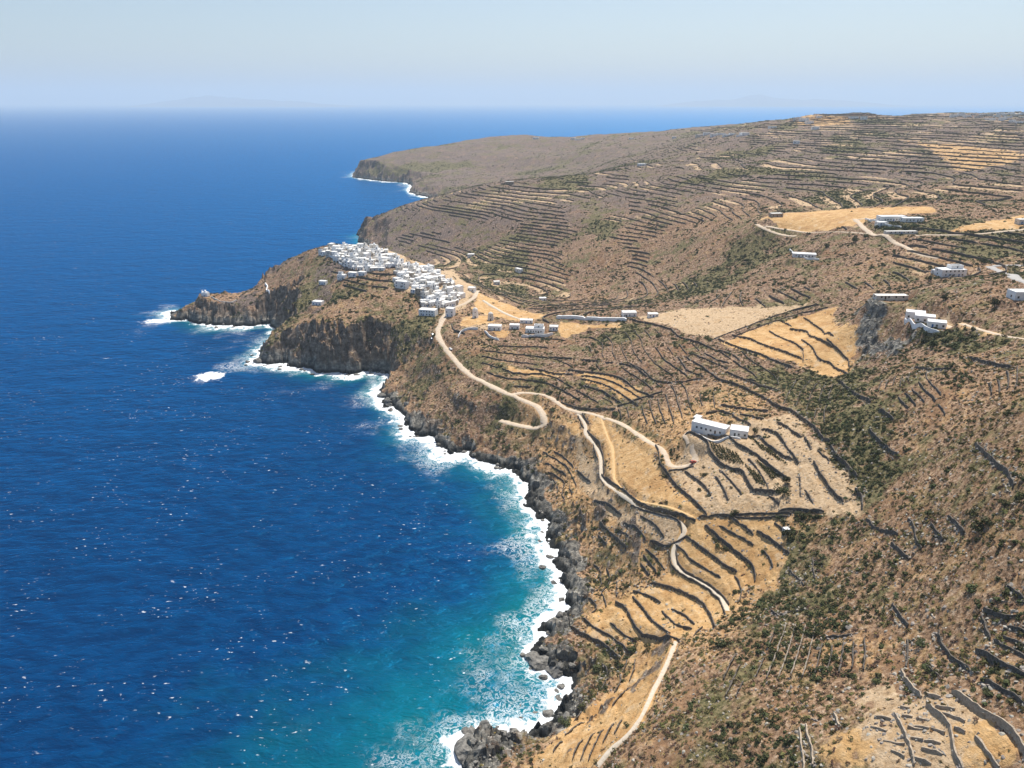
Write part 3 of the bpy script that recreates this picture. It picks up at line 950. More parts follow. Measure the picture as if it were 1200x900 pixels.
M_wall = simple("dry_stone", (0.035, 0.032, 0.029), (0.20, 0.17, 0.14), 1.6, 0.95, 0.35)
M_wall2 = simple("weathered_stone", (0.12, 0.10, 0.08), (0.40, 0.34, 0.27), 1.3, 0.95, 0.3)
M_ruin = simple("pale_stone", (0.24, 0.19, 0.14), (0.50, 0.41, 0.31), 1.4, 0.95, 0.3)
M_dirt = simple("dirt_road", (0.42, 0.33, 0.24), (0.60, 0.49, 0.37), 0.5, 0.95, 0.05)
M_path = simple("stone_path", (0.46, 0.39, 0.30), (0.62, 0.54, 0.43), 0.9, 0.95, 0.1)
M_track = simple("worn_track", (0.48, 0.31, 0.14), (0.60, 0.42, 0.22), 0.6, 0.95)
M_asph = simple("paved_road", (0.33, 0.31, 0.29), (0.42, 0.40, 0.38), 0.5, 0.9)
M_white = simple("whitewash", (0.79, 0.78, 0.76), (0.86, 0.855, 0.84), 0.35, 0.85)
M_white2 = simple("aged_whitewash", (0.55, 0.50, 0.43), (0.76, 0.72, 0.66), 0.5, 0.85)
M_stonew = simple("plain_stone_house", (0.26, 0.21, 0.16), (0.44, 0.37, 0.29), 0.8, 0.9, 0.1)
M_roof = simple("roof_screed", (0.72, 0.69, 0.63), (0.84, 0.82, 0.78), 0.4, 0.9)
M_glass = simple("window_dark", (0.02, 0.025, 0.03), (0.05, 0.06, 0.07), 1.0, 0.25, spec=0.5)
M_blue = simple("blue_paint", (0.02, 0.10, 0.30), (0.04, 0.16, 0.42), 1.0, 0.5)
M_wood = simple("brown_wood", (0.07, 0.04, 0.025), (0.14, 0.085, 0.05), 1.5, 0.7)
M_bush = simple("bush_leaf", (0.030, 0.037, 0.015), (0.105, 0.112, 0.044), 2.2, 0.85, rand=0.35)
M_olive = simple("olive_leaf", (0.065, 0.062, 0.022), (0.200, 0.175, 0.068), 2.2, 0.9, rand=0.35)
M_dry = simple("dry_scrub", (0.110, 0.072, 0.046), (0.29, 0.195, 0.125), 2.0, 0.95, rand=0.35)
M_ochre = simple("ochre_scrub", (0.20, 0.13, 0.05), (0.42, 0.29, 0.125), 2.0, 0.95, rand=0.3)
M_stone = simple("field_stone", (0.17, 0.155, 0.135), (0.46, 0.41, 0.35), 0.9, 0.95, 0.25, rand=0.25)
M_crock = simple("coast_rock", (0.055, 0.055, 0.05), (0.27, 0.25, 0.22), 0.5, 0.8, 0.6)
M_trunk = simple("bark", (0.06, 0.045, 0.03), (0.14, 0.11, 0.08), 3, 0.95)
M_vine = simple("vine_leaf", (0.035, 0.04, 0.014), (0.10, 0.10, 0.035), 2.5, 0.9)
M_tyre = simple("tyre", (0.015, 0.015, 0.015), (0.03, 0.03, 0.03), 3, 0.9)


def setp(o, label=None, cat=None, group=None, kind=None):
    if label: o['label'] = label
    if cat: o['category'] = cat
    if group: o['group'] = group
    if kind: o['kind'] = kind
    return o


def link(name, me, m=None, parent=None, loc=None, rz=None):
    o = bpy.data.objects.new(name, me)
    col.objects.link(o)
    if m is not None and me is not None and len(me.materials) == 0:
        me.materials.append(m)
    if parent is not None:
        o.parent = parent
    if loc is not None:
        o.location = loc
    if rz is not None:
        o.rotation_euler = (0, 0, rz)
    return o


def grid_mesh(name, X, Y, Z, keep=None):
    nr, na = X.shape
    co = np.stack([X, Y, Z], -1).reshape(-1, 3).astype(np.float32)
    idx = np.arange(nr * na).reshape(nr, na)
    q = np.stack([idx[:-1, :-1], idx[:-1, 1:], idx[1:, 1:], idx[1:, :-1]], -1)
    if keep is not None:
        q = q[keep]
    q = q.reshape(-1, 4)
    used = np.zeros(nr * na, bool)
    used[q.ravel()] = True
    remap = np.cumsum(used) - 1
    q = remap[q]
    co = co[used]
    me = bpy.data.meshes.new(name)
    me.vertices.add(len(co))
    me.vertices.foreach_set('co', co.ravel())
    me.loops.add(q.size)
    me.loops.foreach_set('vertex_index', q.ravel().astype(np.int32))
    me.polygons.add(len(q))
    me.polygons.foreach_set('loop_start', np.arange(0, q.size, 4, dtype=np.int32))
    me.polygons.foreach_set('use_smooth', np.ones(len(q), bool))
    me.update(calc_edges=True)
    return me, used


def vattr(me, name, arr):
    a = me.attributes.new(name, 'FLOAT', 'POINT')
    a.data.foreach_set('value', np.ascontiguousarray(arr, dtype=np.float32).ravel())


# ------------------------------------------------------------------ the ground
tanm = cover([[(560, 400), (660, 470), (700, 480), (800, 470), (840, 440), (900, 450), (960, 520), (1010, 600), (900, 720), (800, 800), (720, 900), (580, 900), (680, 800), (660, 650), (600, 520)]], 40.0, 1.0)
tanm = np.maximum(tanm, (0.55 - 0.3 * sstep(700, 1200, GR)) * sstep(-0.1, 0.3, fbm(GX, GY, 220, 3, 150)))
heathm = np.clip(0.62 * sstep(800, 1300, GR) * (1 - vill) + 0.7 * headl * sstep(0.0, 0.3, fbm(GX, GY, 60, 3, 156)), 0, 1)
stripes = sstep(0.35, 0.75, fr) * tmask * sstep(-0.05, 0.2, fbm(GX, GY, 130, 3, 152))      # dry grass on the far terrace treads
pale = np.maximum(pale, 0.75 * stripes)
straw = np.maximum(straw, cover([[(1060, 165), (1140, 171), (1200, 178), (1200, 190), (1120, 205), (1100, 185)], [(925, 140), (1000, 139), (1000, 146), (930, 148)]], 20, 1.0) * 0.6)
green = np.maximum(green, 0.9 * sstep(0.12, 0.35, fbm(GX, GY, 170, 4, 154)) * sstep(650, 900, GR))
low = np.maximum.reduce([H[:-1, :-1], H[:-1, 1:], H[1:, 1:], H[1:, :-1]])
me, used = grid_mesh("terrain", GX, GY, H, keep=low > -6)
for nme, arr in (("straw", straw), ("pale", np.maximum(pale, 0.8 * vill)), ("green", np.where(straw + pale > 0.5, 0, green)), ("rock", rock), ("tan", tanm), ("heath", heathm)):
    vattr(me, nme, arr.ravel()[used])
fl = np.ones(len(me.polygons), bool)
kp = low > -6
rq = np.maximum.reduce([rock[:-1, :-1], rock[1:, 1:]])[kp]
fl[rq > 0.45] = False                      # broken rock gets hard facets
me.polygons.foreach_set('use_smooth', fl)
land_o = link("terrain", me, M_land)
setp(land_o, kind='structure')
print("terrain faces", len(me.polygons))

# ------------------------------------------------------------------ the sea
SA, SR = 620, 640
saz = np.linspace(R(-62), R(58), SA)
slr = np.concatenate([np.linspace(math.log(150), math.log(2200), 460), np.linspace(math.log(2240), math.log(120000), SR - 460)])
QA, QL = np.meshgrid(saz, slr)
SX = np.sin(QA) * np.exp(QL)
SY = np.cos(QA) * np.exp(QL) - ORG
SRr = np.hypot(SX, SY)
ssd = -poly_sd(SX, SY, coast)
ssdn = ssd - fbm(SX, SY, 26, 4, 20) * 13 * sstep(60, 0, np.abs(ssd))
amp = sstep(2600, 500, SRr)
wx, wy = SX * 0.35 + SY * 0.94, SX * 0.94 - SY * 0.35
SZ = amp * (0.30 * np.sin(wx / 3.4 + 3 * fbm(SX, SY, 60, 2, 110)) * (0.6 + fbm(wx, wy * 0.5, 40, 2, 112)) + 0.55 * fbm(wx, wy * 0.35, 16, 3, 114))
SZ *= sstep(0, 12, ssdn) * 0.9 + 0.1
surf = fbm(SX, SY, 70, 3, 118)
expo = 0.55 + 0.45 * sstep(1100, 250, SRr)
fw = (7 + 8 * np.clip(surf + 0.2, -0.6, 1)) * (1.5 - 0.5 * expo)
foam = np.exp(-np.clip(ssdn, 0, None) / fw)
lee = 1 - 0.75 * sstep(-420, -320, SX) * sstep(980, 1050, SY) * sstep(1750, 1600, SY)      # sheltered bay behind the village
foam *= lee
foam2 = np.exp(-np.clip(ssdn, 0, None) / (fw * 2.4)) * lee
# surf breaking over a sunken rock off the headland
rx, ry = at_h(246, 441, 0)
dr = np.hypot((SX - rx) / 15, (SY - ry) / 13)
foam = np.maximum(foam, np.exp(-dr ** 2) * 1.0)
foam2 = np.maximum(foam2, 0.6 * np.exp(-(dr / 1.3) ** 2))
# wave wash trailing off the chapel islet
rx, ry = at_h(188, 376, 0)
dr = np.hypot((SX - rx) / 22, (SY - ry) / 14)
foam = np.maximum(foam, np.exp(-dr ** 2) * 0.85)
sb = fbm(SX, SY, 90, 3, 122)
shw = 20 + 62 * sstep(400, 240, SRr) + 12 * sstep(640, 430, SRr) + 16 * np.clip(sb, -0.6, 1)
shal = np.exp(-np.clip(ssdn, 0, None) / shw)
skeep = np.minimum.reduce([ssd[:-1, :-1], ssd[:-1, 1:], ssd[1:, 1:], ssd[1:, :-1]])
mxs = np.maximum.reduce([ssd[:-1, :-1], ssd[:-1, 1:], ssd[1:, 1:], ssd[1:, :-1]])
me, used = grid_mesh("sea", SX, SY, SZ, keep=mxs > -60)
for nme, arr in (("foam", foam), ("foam2", foam2), ("shallow", shal)):
    vattr(me, nme, arr.ravel()[used])

M_sea, nt, n, l, bs = mat("sea_water")
pos = wpos(nt)
mp = n.new('ShaderNodeMapping')
mp.inputs['Rotation'].default_value = (0, 0, R(-20))
mp.inputs['Scale'].default_value = (0.45, 1.0, 1.0)
l.new(pos, mp.inputs[0])
wv = mp.outputs[0]
w1 = noise_node(nt, wv, 0.16, 5, 0.6, 0.3)
w2 = noise_node(nt, wv, 0.035, 3, 0.5)
w3 = noise_node(nt, pos, 0.004, 4, 0.55)
deep = mixc(nt, w3, (0.0002, 0.032, 0.112), (0.0006, 0.050, 0.158))
deep = mixc(nt, thresh(nt, w2, 0.35, 0.7), deep, (0.0004, 0.034, 0.113))
deep = mixc(nt, math_n(nt, 'MULTIPLY', thresh(nt, w1, 0.42, 0.60), 0.75), mixc(nt, 1.0, deep, (0.55, 0.60, 0.66), 'MULTIPLY'), deep)  # light and dark of the ripples painted into the water colour
turq = mixc(nt, thresh(nt, w3, 0.4, 0.6), (0.001, 0.100, 0.140), (0.002, 0.118, 0.112))
sh = math_n(nt, 'ADD', attr(nt, 'shallow'), math_n(nt, 'MULTIPLY_ADD', noise_node(nt, pos, 0.03, 4, 0.6), 0.5, -0.25))
body = mixc(nt, thresh(nt, sh, 0.10, 0.85), deep, turq)
# foam: solid surf at the rocks, lacy further out, scattered whitecaps
capm = noise_node(nt, pos, 0.024, 4, 0.6)
fa = noise_node(nt, pos, 0.14, 7, 0.72, 0.6)
fb = noise_node(nt, pos, 0.20, 7, 0.72, 1.6)
f1 = thresh(nt, math_n(nt, 'ADD', attr(nt, 'foam'), math_n(nt, 'MULTIPLY_ADD', fa, 1.8, -0.9)), 0.36, 0.60)
lace = math_n(nt, 'ABSOLUTE', math_n(nt, 'SUBTRACT', fb, 0.5))
lace = thresh(nt, lace, 0.045, 0.0)
f2 = math_n(nt, 'MULTIPLY', math_n(nt, 'MULTIPLY', lace, thresh(nt, attr(nt, 'foam2'), 0.04, 0.30)), thresh(nt, math_n(nt, 'ADD', attr(nt, 'foam2'), math_n(nt, 'MULTIPLY_ADD', capm, 2.4, -1.2)), 0.22, 0.75))
cap = noise_node(nt, wv, 0.62, 3, 0.55, 0.2)
f3 = math_n(nt, 'MULTIPLY', thresh(nt, cap, 0.65, 0.72), math_n(nt, 'MULTIPLY', thresh(nt, capm, 0.44, 0.62), 0.75))
capL = noise_node(nt, wv, 0.085, 3, 0.5, 0.2)
f4 = math_n(nt, 'MULTIPLY', thresh(nt, capL, 0.74, 0.80), 0.6)
ff = math_n(nt, 'MAXIMUM', math_n(nt, 'MAXIMUM', f1, math_n(nt, 'MULTIPLY', f2, 0.75)), math_n(nt, 'MAXIMUM', f3, f4))
body = mixc(nt, math_n(nt, 'MULTIPLY', thresh(nt, attr(nt, 'foam2'), 0.35, 0.98), 0.40), body, (0.05, 0.28, 0.33))
colr = mixc(nt, ff, body, (0.80, 0.82, 0.83))
bh = math_n(nt, 'ADD', w1, math_n(nt, 'MULTIPLY', w2, 1.5))
bp = n.new('ShaderNodeBump')
bp.inputs['Distance'].default_value = 2.4
bp.inputs['Strength'].default_value = 0.9
l.new(bh, bp.inputs['Height'])
n.remove(bs)
dif = n.new('ShaderNodeBsdfDiffuse')          # light scattered back out of the clear, deep water
l.new(colr, dif.inputs['Color'])
l.new(bp.outputs[0], dif.inputs['Normal'])
glo = n.new('ShaderNodeBsdfAnisotropic')      # sky mirrored in the ripples, extra sky blue painted into the gloss colour
glo.inputs['Color'].default_value = (0.02, 0.46, 1.0, 1)
glo.inputs['Roughness'].default_value = 0.30
l.new(bp.outputs[0], glo.inputs['Normal'])
fre = n.new('ShaderNodeFresnel')
fre.inputs['IOR'].default_value = 1.33
l.new(bp.outputs[0], fre.inputs['Normal'])
fac = math_n(nt, 'MULTIPLY', math_n(nt, 'MINIMUM', fre.outputs[0], 0.62), math_n(nt, 'MULTIPLY_ADD', ff, -0.78, 0.78))
mx_s = n.new('ShaderNodeMixShader')
l.new(fac, mx_s.inputs[0]); l.new(dif.outputs[0], mx_s.inputs[1]); l.new(glo.outputs[0], mx_s.inputs[2])
l.new(mx_s.outputs[0], n['Material Output'].inputs['Surface'])
sea_o = link("sea", me, M_sea)
setp(sea_o, kind='structure')



# ------------------------------------------------------------------ mesh builders
def mesh_from(name, verts, faces, m=None, smooth=False):
    me = bpy.data.meshes.new(name)
    me.from_pydata([tuple(map(float, v)) for v in verts], [], faces)
    if smooth:
        for p in me.polygons:
            p.use_smooth = True
    if m:
        me.materials.append(m)
    me.update()
    return me


def box_vf(x0, x1, y0, y1, z0, z1):
    v = [(x0, y0, z0), (x1, y0, z0), (x1, y1, z0), (x0, y1, z0), (x0, y0, z1), (x1, y0, z1), (x1, y1, z1), (x0, y1, z1)]
    f = [(3, 2, 1, 0), (4, 5, 6, 7), (0, 1, 5, 4), (1, 2, 6, 5), (2, 3, 7, 6), (3, 0, 4, 7)]
    return v, f


def join_vf(parts):
    V, Fc = [], []
    for v, f in parts:
        o = len(V)
        V += list(v)
        Fc += [tuple(i + o for i in q) for q in f]
    return V, Fc


def lathe_vf(profile, seg=14, cap=True):
    V, Fc = [], []
    for r_, z in profile:
        for k in range(seg):
            a = 2 * math.pi * k / seg
            V.append((r_ * math.cos(a), r_ * math.sin(a), z))
    for i in range(len(profile) - 1):
        for k in range(seg):
            k2 = (k + 1) % seg
            Fc.append((i * seg + k, i * seg + k2, (i + 1) * seg + k2, (i + 1) * seg + k))
    if cap:
        Fc.append(tuple(range(seg - 1, -1, -1)))
        Fc.append(tuple((len(profile) - 1) * seg + k for k in range(seg)))
    return V, Fc


def wall_vf(pts, h, step, thick=0.75, jit=0.13, origin=(0, 0)):
    """a dry stone wall: battered sides, uneven capping, ends closed"""
    n_ = len(pts)
    t = np.gradient(pts, axis=0)
    t /= np.linalg.norm(t, axis=1)[:, None] + 1e-9
    nr = np.stack([-t[:, 1], t[:, 0]], 1)
    pts = pts + nr * rng.normal(0, jit * 0.8, (n_, 1))
    L = pts + nr * 0.7
    Rr = pts - nr * 0.7
    zl = sample(H, L[:, 0], L[:, 1]); zr = sample(H, Rr[:, 0], Rr[:, 1]); zc = sample(H, pts[:, 0], pts[:, 1])
    top = np.maximum(np.maximum(zl, zr), zc) + (0.38 * h if step else h * 0.92)
    base = np.minimum(np.minimum(zl, zr), zc) - 0.5
    top = np.maximum(top, base + 0.5 + (0.95 * h if step else 0.7 * h))
    if n_ > 4:
        top[1:-1] = 0.3 * top[:-2] + 0.4 * top[1:-1] + 0.3 * top[2:]
    top = top + rng.normal(0, jit * 1.4, n_)
    low_ = rng.random(n_) < 0.06
    top[low_] -= 0.35 * h
    top[0] -= 0.3 * h; top[-1] -= 0.3 * h
    V = []
    for i in range(n_):
        for s, q, z in ((1, 1.25, base[i]), (1, 1.05, 0.5 * base[i] + 0.5 * top[i]), (1, 0.85, top[i]),
                        (-1, 0.85, top[i] + rng.normal(0, 0.06)), (-1, 1.05, 0.5 * base[i] + 0.5 * top[i]), (-1, 1.25, base[i])):
            off = nr[i] * (s * q * thick / 2 + rng.normal(0, jit * 0.45))
            V.append((pts[i, 0] + off[0] - origin[0], pts[i, 1] + off[1] - origin[1], z))
    Fc = []
    for i in range(n_ - 1):
        a, b = i * 6, (i + 1) * 6
        for k in range(5):
            Fc.append((a + k, a + k + 1, b + k + 1, b + k))
    Fc.append(tuple(range(5, -1, -1)))
    Fc.append(tuple((n_ - 1) * 6 + k for k in range(6)))
    return V, Fc


# ------------------------------------------------------------------ roads and paths
kinds = {'dirt': M_dirt, 'path': M_path, 'track': M_track, 'asphalt': M_asph}
for k, (pts, w, kd, nm, lb) in enumerate(roads_px):
    n_ = len(pts)
    t = np.gradient(pts, axis=0)
    t /= np.linalg.norm(t, axis=1)[:, None] + 1e-9
    nr = np.stack([-t[:, 1], t[:, 0]], 1)
    aa = np.cumsum(np.hypot(*np.diff(pts, axis=0, prepend=pts[:1]).T))
    wl_ = w / 2 * (1 + rng.normal(0, 0.09, n_) + 0.35 * pnoise(aa / 14, aa * 0 + k, 170))
    wr_ = w / 2 * (1 + rng.normal(0, 0.09, n_) + 0.35 * pnoise(aa / 14, aa * 0 + k + 9.5, 171))
    up = 0.10 + 0.004 * k + (0.25 if np.hypot(*pts.mean(0)) > 600 else 0)
    V = []
    for i in range(n_):
        for off, dz in ((wl_[i] + .35, -0.5), (wl_[i], 0), (0, 0.05), (-wr_[i], 0), (-wr_[i] - .35, -0.5)):
            x, y = pts[i] + nr[i] * off
            V.append((x, y, ground(x, y) * 0.5 + ground(*pts[i]) * 0.5 + up + dz))
    Fc = [(i * 5 + q, (i + 1) * 5 + q, (i + 1) * 5 + q + 1, i * 5 + q + 1) for i in range(n_ - 1) for q in range(4)]
    o = link(nm, mesh_from(nm, V, [f[::-1] for f in Fc], kinds[kd], True))
    setp(o, lb, "road" if w > 2.4 else "path", kind='structure')

# ------------------------------------------------------------------ terrace walls
n_wall = 0
for pts, h, st, pl in walls_px:
    org = pts.mean(0)
    nearf = 0.55 if pl in (P10, P11) else 0.72
    V, Fc = wall_vf(pts, h * nearf, st, 0.48, 0.11, org)
    z0 = min(v[2] for v in V)
    V = [(x, y, z - z0) for x, y, z in V]
    if pl == "cross":
        o = link("ruin_wall", mesh_from("ruin_wall", V, Fc, M_ruin), loc=(org[0], org[1], z0))
        setp(o, "low pale stone cross wall among the excavated ruins", "wall", "low cross walls of the excavated ruins", 'thing')
    else:
        o = link("terrace_wall", mesh_from("terrace_wall", V, Fc, M_ruin if pl == P12 else M_wall), loc=(org[0], org[1], z0))
        setp(o, "dry stone wall bordering " + pl, "wall", "dry stone walls by " + pl[4:], 'thing')
        n_wall += 1


def screen_len(p):
    d = np.hypot(p[:, 0], p[:, 1]).mean()
    return np.hypot(*(p[1:] - p[:-1]).T).sum() / d


contour_walls = [(w_, True) for w_ in near_walls] + [(w_, False) for w_ in contour_walls]
contour_walls.sort(key=lambda q: screen_len(q[0]), reverse=True)
room = 300 - n_wall
rest = []
for k, (p, isnear) in enumerate(contour_walls):
    d = np.hypot(*p.mean(0))
    hh = 1.5 + rng.random() * 0.7 + (0.15 if d > 1300 else 0)
    if isnear:
        hh = 0.9 + rng.random() * 0.6
        faint = sample(NZ3, *p.mean(0)[:, None])[0] > 0.5
        if faint:
            hh = 0.4 + rng.random() * 0.45
        p = resample(p, 1.7)
    if k < room:
        org = p.mean(0)
        V, Fc = wall_vf(p, hh, True, 0.45 if isnear else 0.85, 0.11 if isnear else 0.14, org)
        z0 = min(v[2] for v in V)
        V = [(x, y, z - z0) for x, y, z in V]
        if isnear:
            x_, y_ = org
            if d < 300 and x_ > 95: pl = "the scrub slope over the excavated ruins"
            elif x_ > 150 and d < 420: pl = "the steep scrub slope facing the gully"
            elif d < 420: pl = "the dry slope between the footpath and the sea"
            else: pl = "the brown terraces below the flat plateau field"
        elif d < 850:
            pl = "the near side of the valley behind the plateau"
        elif org[0] < 260 and d < 1900:
            pl = "the striped headland across the bay from the village"
        elif d < 1500:
            pl = "the broad hillside behind the plateau villas"
        else:
            pl = "the distant ridge near the skyline"
        o = link("terrace_wall", mesh_from("terrace_wall", V, Fc, M_wall2 if isnear and faint else M_wall), loc=(org[0], org[1], z0))
        setp(o, "long dry stone terrace wall on " + pl, "wall", "terrace walls on " + pl[4:], 'thing')
    else:
        rest.append(wall_vf(p, hh, True, 0.45 if isnear else 0.85, 0.12))
if rest:
    V, Fc = join_vf(rest)
    o = link("distant_terrace_walls", mesh_from("distant_terrace_walls", V, Fc, M_wall))
    setp(o, "countless short dry stone terrace walls striping the far slopes", "walls", kind='stuff')
    print("rest wall faces", len(Fc))

# ------------------------------------------------------------------ houses
_hm = {}


def cached(key, fn):
    if key not in _hm:
        _hm[key] = fn()
    return _hm[key]


def body_mesh(w, d, h, m, sink):
    """walls with a low parapet round a recessed flat roof"""
    t, p = 0.28, 0.22
    o = [(-w / 2, -d / 2), (w / 2, -d / 2), (w / 2, d / 2), (-w / 2, d / 2)]
    i_ = [(-w / 2 + t, -d / 2 + t), (w / 2 - t, -d / 2 + t), (w / 2 - t, d / 2 - t), (-w / 2 + t, d / 2 - t)]
    V = [(x, y, -sink) for x, y in o] + [(x, y, h + p) for x, y in o] + [(x, y, h + p) for x, y in i_] + [(x, y, h - 0.3) for x, y in i_]
    Fc = [(3, 2, 1, 0)]
    for k in range(4):
        k2 = (k + 1) % 4
        Fc += [(k, k2, 4 + k2, 4 + k), (4 + k, 4 + k2, 8 + k2, 8 + k), (8 + k, 8 + k2, 12 + k2, 12 + k)]
    return mesh_from("wall", V, Fc, m)


def slab_mesh(name, x0, x1, y0, y1, z0, z1, m):
    v, f = box_vf(x0, x1, y0, y1, z0, z1)
    return mesh_from(name, v, f, m)


def add_house(x, y, w, d, h, rz, label, group=None, cat="house", m=None, door=None, win=2, detail=True, name="house", sink=None, extra=None, roofm=None):
    ca, sa = math.cos(rz), math.sin(rz)
    cs = [ground(x + ca * a - sa * b, y + sa * a + ca * b) for a, b in ((-w / 2, -d / 2), (w / 2, -d / 2), (w / 2, d / 2), (-w / 2, d / 2), (0, 0))]
    zb = max(0.55 * max(cs) + 0.45 * min(cs), min(cs))
    sk = round(max(0.6, zb - min(cs) + 0.6) * 2) / 2 if sink is None else sink
    w, d, h = round(w * 2) / 2, round(d * 2) / 2, round(h * 2) / 2
    m = m or M_white
    root = link(name, None, loc=(x, y, zb), rz=rz)
    setp(root, label, cat, group)
    link("wall", cached(('b', w, d, h, m.name, sk), lambda: body_mesh(w, d, h, m, sk)), parent=root)
    rmm = roofm or M_roof
    link("roof", cached(('r', w, d, h, rmm.name), lambda: slab_mesh("roof", -w / 2 + .3, w / 2 - .3, -d / 2 + .3, d / 2 - .3, h - 0.25, h + 0.02, rmm)), parent=root)
    dm = door or random.choice([M_blue, M_wood, M_blue, M_glass])
    dx = random.choice([-0.22, 0.0, 0.2]) * w
    dr = link("door", cached(('d', dm.name), lambda: slab_mesh("door", -0.5, 0.5, -0.06, 0.05, 0.0, 2.15, dm)), parent=root)
    dr.location = (dx, -d / 2, 0.05)
    wm = cached(('w', 0), lambda: slab_mesh("window", -0.55, 0.55, -0.05, 0.04, 0.0, 1.25, M_glass))
    storeys = 2 if h >= 5.5 else 1
    for s in range(storeys):
        z = 1.0 + s * 2.9
        xs = [q for q in np.linspace(-0.34, 0.34, win) * w if s > 0 or abs(q - dx) > 1.3]
        for q in xs:
            o = link("window", wm, parent=root); o.location = (q, -d / 2, z)
        if detail:
            o = link("window", wm, parent=root); o.location = (-w / 2, random.uniform(-0.2, 0.2) * d, z); o.rotation_euler = (0, 0, -math.pi / 2)
    if extra == 'chimney':
        o = link("chimney", cached('chim', lambda: slab_mesh("chimney", -.3, .3, -.3, .3, -0.3, 1.1, M_white)), parent=root)
        o.location = (w * 0.3, d * 0.28, h + 0.3)
    elif extra == 'upper':
        uw, ud = round(w * 0.5 * 2) / 2, round(d * 0.6 * 2) / 2
        o = link("upper_room", cached(('u', uw, ud, m.name), lambda: body_mesh(uw, ud, 2.6, m, 0.0)), parent=root)
        o.location = (w * random.choice([-0.2, 0.2]), d * 0.15, h + 0.03)
        o2 = link("window", wm, parent=o); o2.location = (0, -ud / 2, 0.8)
    elif extra == 'dome':
        o = link("dome", cached('dome', lambda: mesh_from("dome", *lathe_vf([(1.5, 0), (1.5, 0.9), (1.3, 1.6), (0.8, 2.15), (0.1, 2.4)], 14), M_white)), parent=root)
        o.location = (0, 0, h)
    elif extra == 'stairs':
        parts = [box_vf(-0.6, 0.6, -0.5 * k - 0.5, -0.5 * k, -0.5, h - 0.35 * (k + 1)) for k in range(int(h / 0.35) - 1)]
        V, Fc = join_vf(parts)
        o = link("staircase", cached(('st', h), lambda: mesh_from("staircase", V, Fc, M_white)), parent=root)
        o.location = (w / 2 + 0.62, d / 2 - 0.3, 0)
    return root


# Kastro: dense village along the ridge
vill_desc = ["on the village crest", "in the lower village"]
placed = []


def free(x, y, rad):
    return all((x - a) ** 2 + (y - b) ** 2 > ((rad + c_) * 0.62) ** 2 for a, b, c_ in placed)


tones = [(M_white, "whitewashed"), (M_white, "whitewashed"), (M_white, "whitewashed"), (M_white, "whitewashed"), (M_white2, "weathered cream"), (M_white2, "weathered cream"), (M_stonew, "bare stone")]
for vi, poly in enumerate(village_px):
    wp = hit(poly, H)
    mn, mx_ = wp.min(0), wp.max(0)
    tries = 0
    made = 0
    while made < (100, 108)[vi] and tries < 6000:
        tries += 1
        x, y = rng.uniform(mn, mx_)
        if not inside(np.array([x]), np.array([y]), wp)[0]:
            continue
        w = rng.uniform(4, 8) if rng.random() < 0.8 else rng.uniform(8, 14); d = rng.uniform(4.5, 8); h = float(rng.choice([3.0, 3.5, 4.0, 4.5, 6.0, 7.0]))
        rad = 0.5 * math.hypot(w, d) * 0.86
        if not free(x, y, rad):
            continue
        placed.append((x, y, rad))
        m, tn_ = tones[int(rng.integers(0, 7 if vi else 6))]
        ex = [None, None, 'chimney', 'upper', 'stairs', 'upper', 'dome'][int(rng.integers(0, 7))]
        rz = (-0.5 if vi else -0.25) + rng.normal(0, 0.28) + (math.pi / 2 if rng.random() < 0.35 else 0)
        st = "two storey" if h >= 5.5 else "single storey"
        extra_d = {None: "plain roof", 'chimney': "chimney", 'upper': "an upper room", 'stairs': "outside stairs", 'dome': "a small dome"}[ex]
        lab = f"{tn_} {st} house with {extra_d} {vill_desc[vi]}"
        add_house(x, y, w, d, h, rz, lab, lab[:60], m=m, extra=ex, win=2 if w < 8 else 3)
        made += 1
    print("village", vi, made)


def px_house(u, v, w, d, h, rz, label, **kw):
    x, y = hit([(u, v)], H)[0]
    placed.append((x, y, 0.45 * math.hypot(w, d)))
    return add_house(x, y, w, d, h, rz, label, **kw)


# detached houses round the village
px_house(379, 333, 8, 6, 4, -0.25, "small white house alone on the slope under the village crest")
px_house(401, 326, 9, 6, 4.5, -0.3, "white house at the low end of the row under the crest", extra='upper')
px_house(414, 323, 10, 6, 4, -0.3, "long white house in the middle of the row under the crest")
px_house(425, 322, 8, 6, 4, -0.35, "white house at the high end of the row under the crest")
px_house(373, 357, 11, 7, 4, -0.3, "white house with terrace lowest on the brown headland")
px_house(470, 336, 10, 8, 6.5, -0.3, "tall white house on the sea side of the village", extra='stairs')
px_house(502, 369, 17, 9, 6, -0.25, "big white house at the village entrance above the green slope", win=5)
px_house(528, 370, 8, 7, 8, -0.3, "tall white house beside the top of the dirt road", win=2)
px_house(516, 357, 16, 9, 4, -0.25, "wide white house stepped behind the big entrance house", win=4)
px_house(580, 386, 12, 7, 4, -0.15, "white house with orange yard below the windmills", win=3)
px_house(603, 385, 9, 6, 4, -0.1, "small white house between the two larger roadside houses")
px_house(627, 389, 17, 8, 4, -0.12, "long white guest house over a dark retaining wall", win=6, extra='upper')
px_house(649, 386, 8, 6, 3.5, -0.1, "little white annex at the end of the guest house")
px_house(617, 378, 12, 6, 3, -0.1, "low white building behind the guest house")
px_house(553, 341, 8, 6, 4, -0.3, "white house at the back lane behind the village", extra='chimney')
px_house(552, 300, 10, 7, 3.5, 0.1, "solitary white house on the scrubby slope across the bay")
px_house(608, 318, 12, 5, 4, -0.9, "narrow white house at the foot of the striped terraces")
px_house(582, 333, 8, 6, 4, 0.2, "small white house in the green valley behind the village")
px_house(636, 352, 8, 6, 3.5, 0.1, "small pale house beside the valley track")
px_house(597, 216, 16, 8, 5, 0.1, "stone farm building alone on the headland crest", m=M_stonew)
px_house(737, 370, 13, 8, 4, 0.02, "white block at the end of the long white wall", win=3)
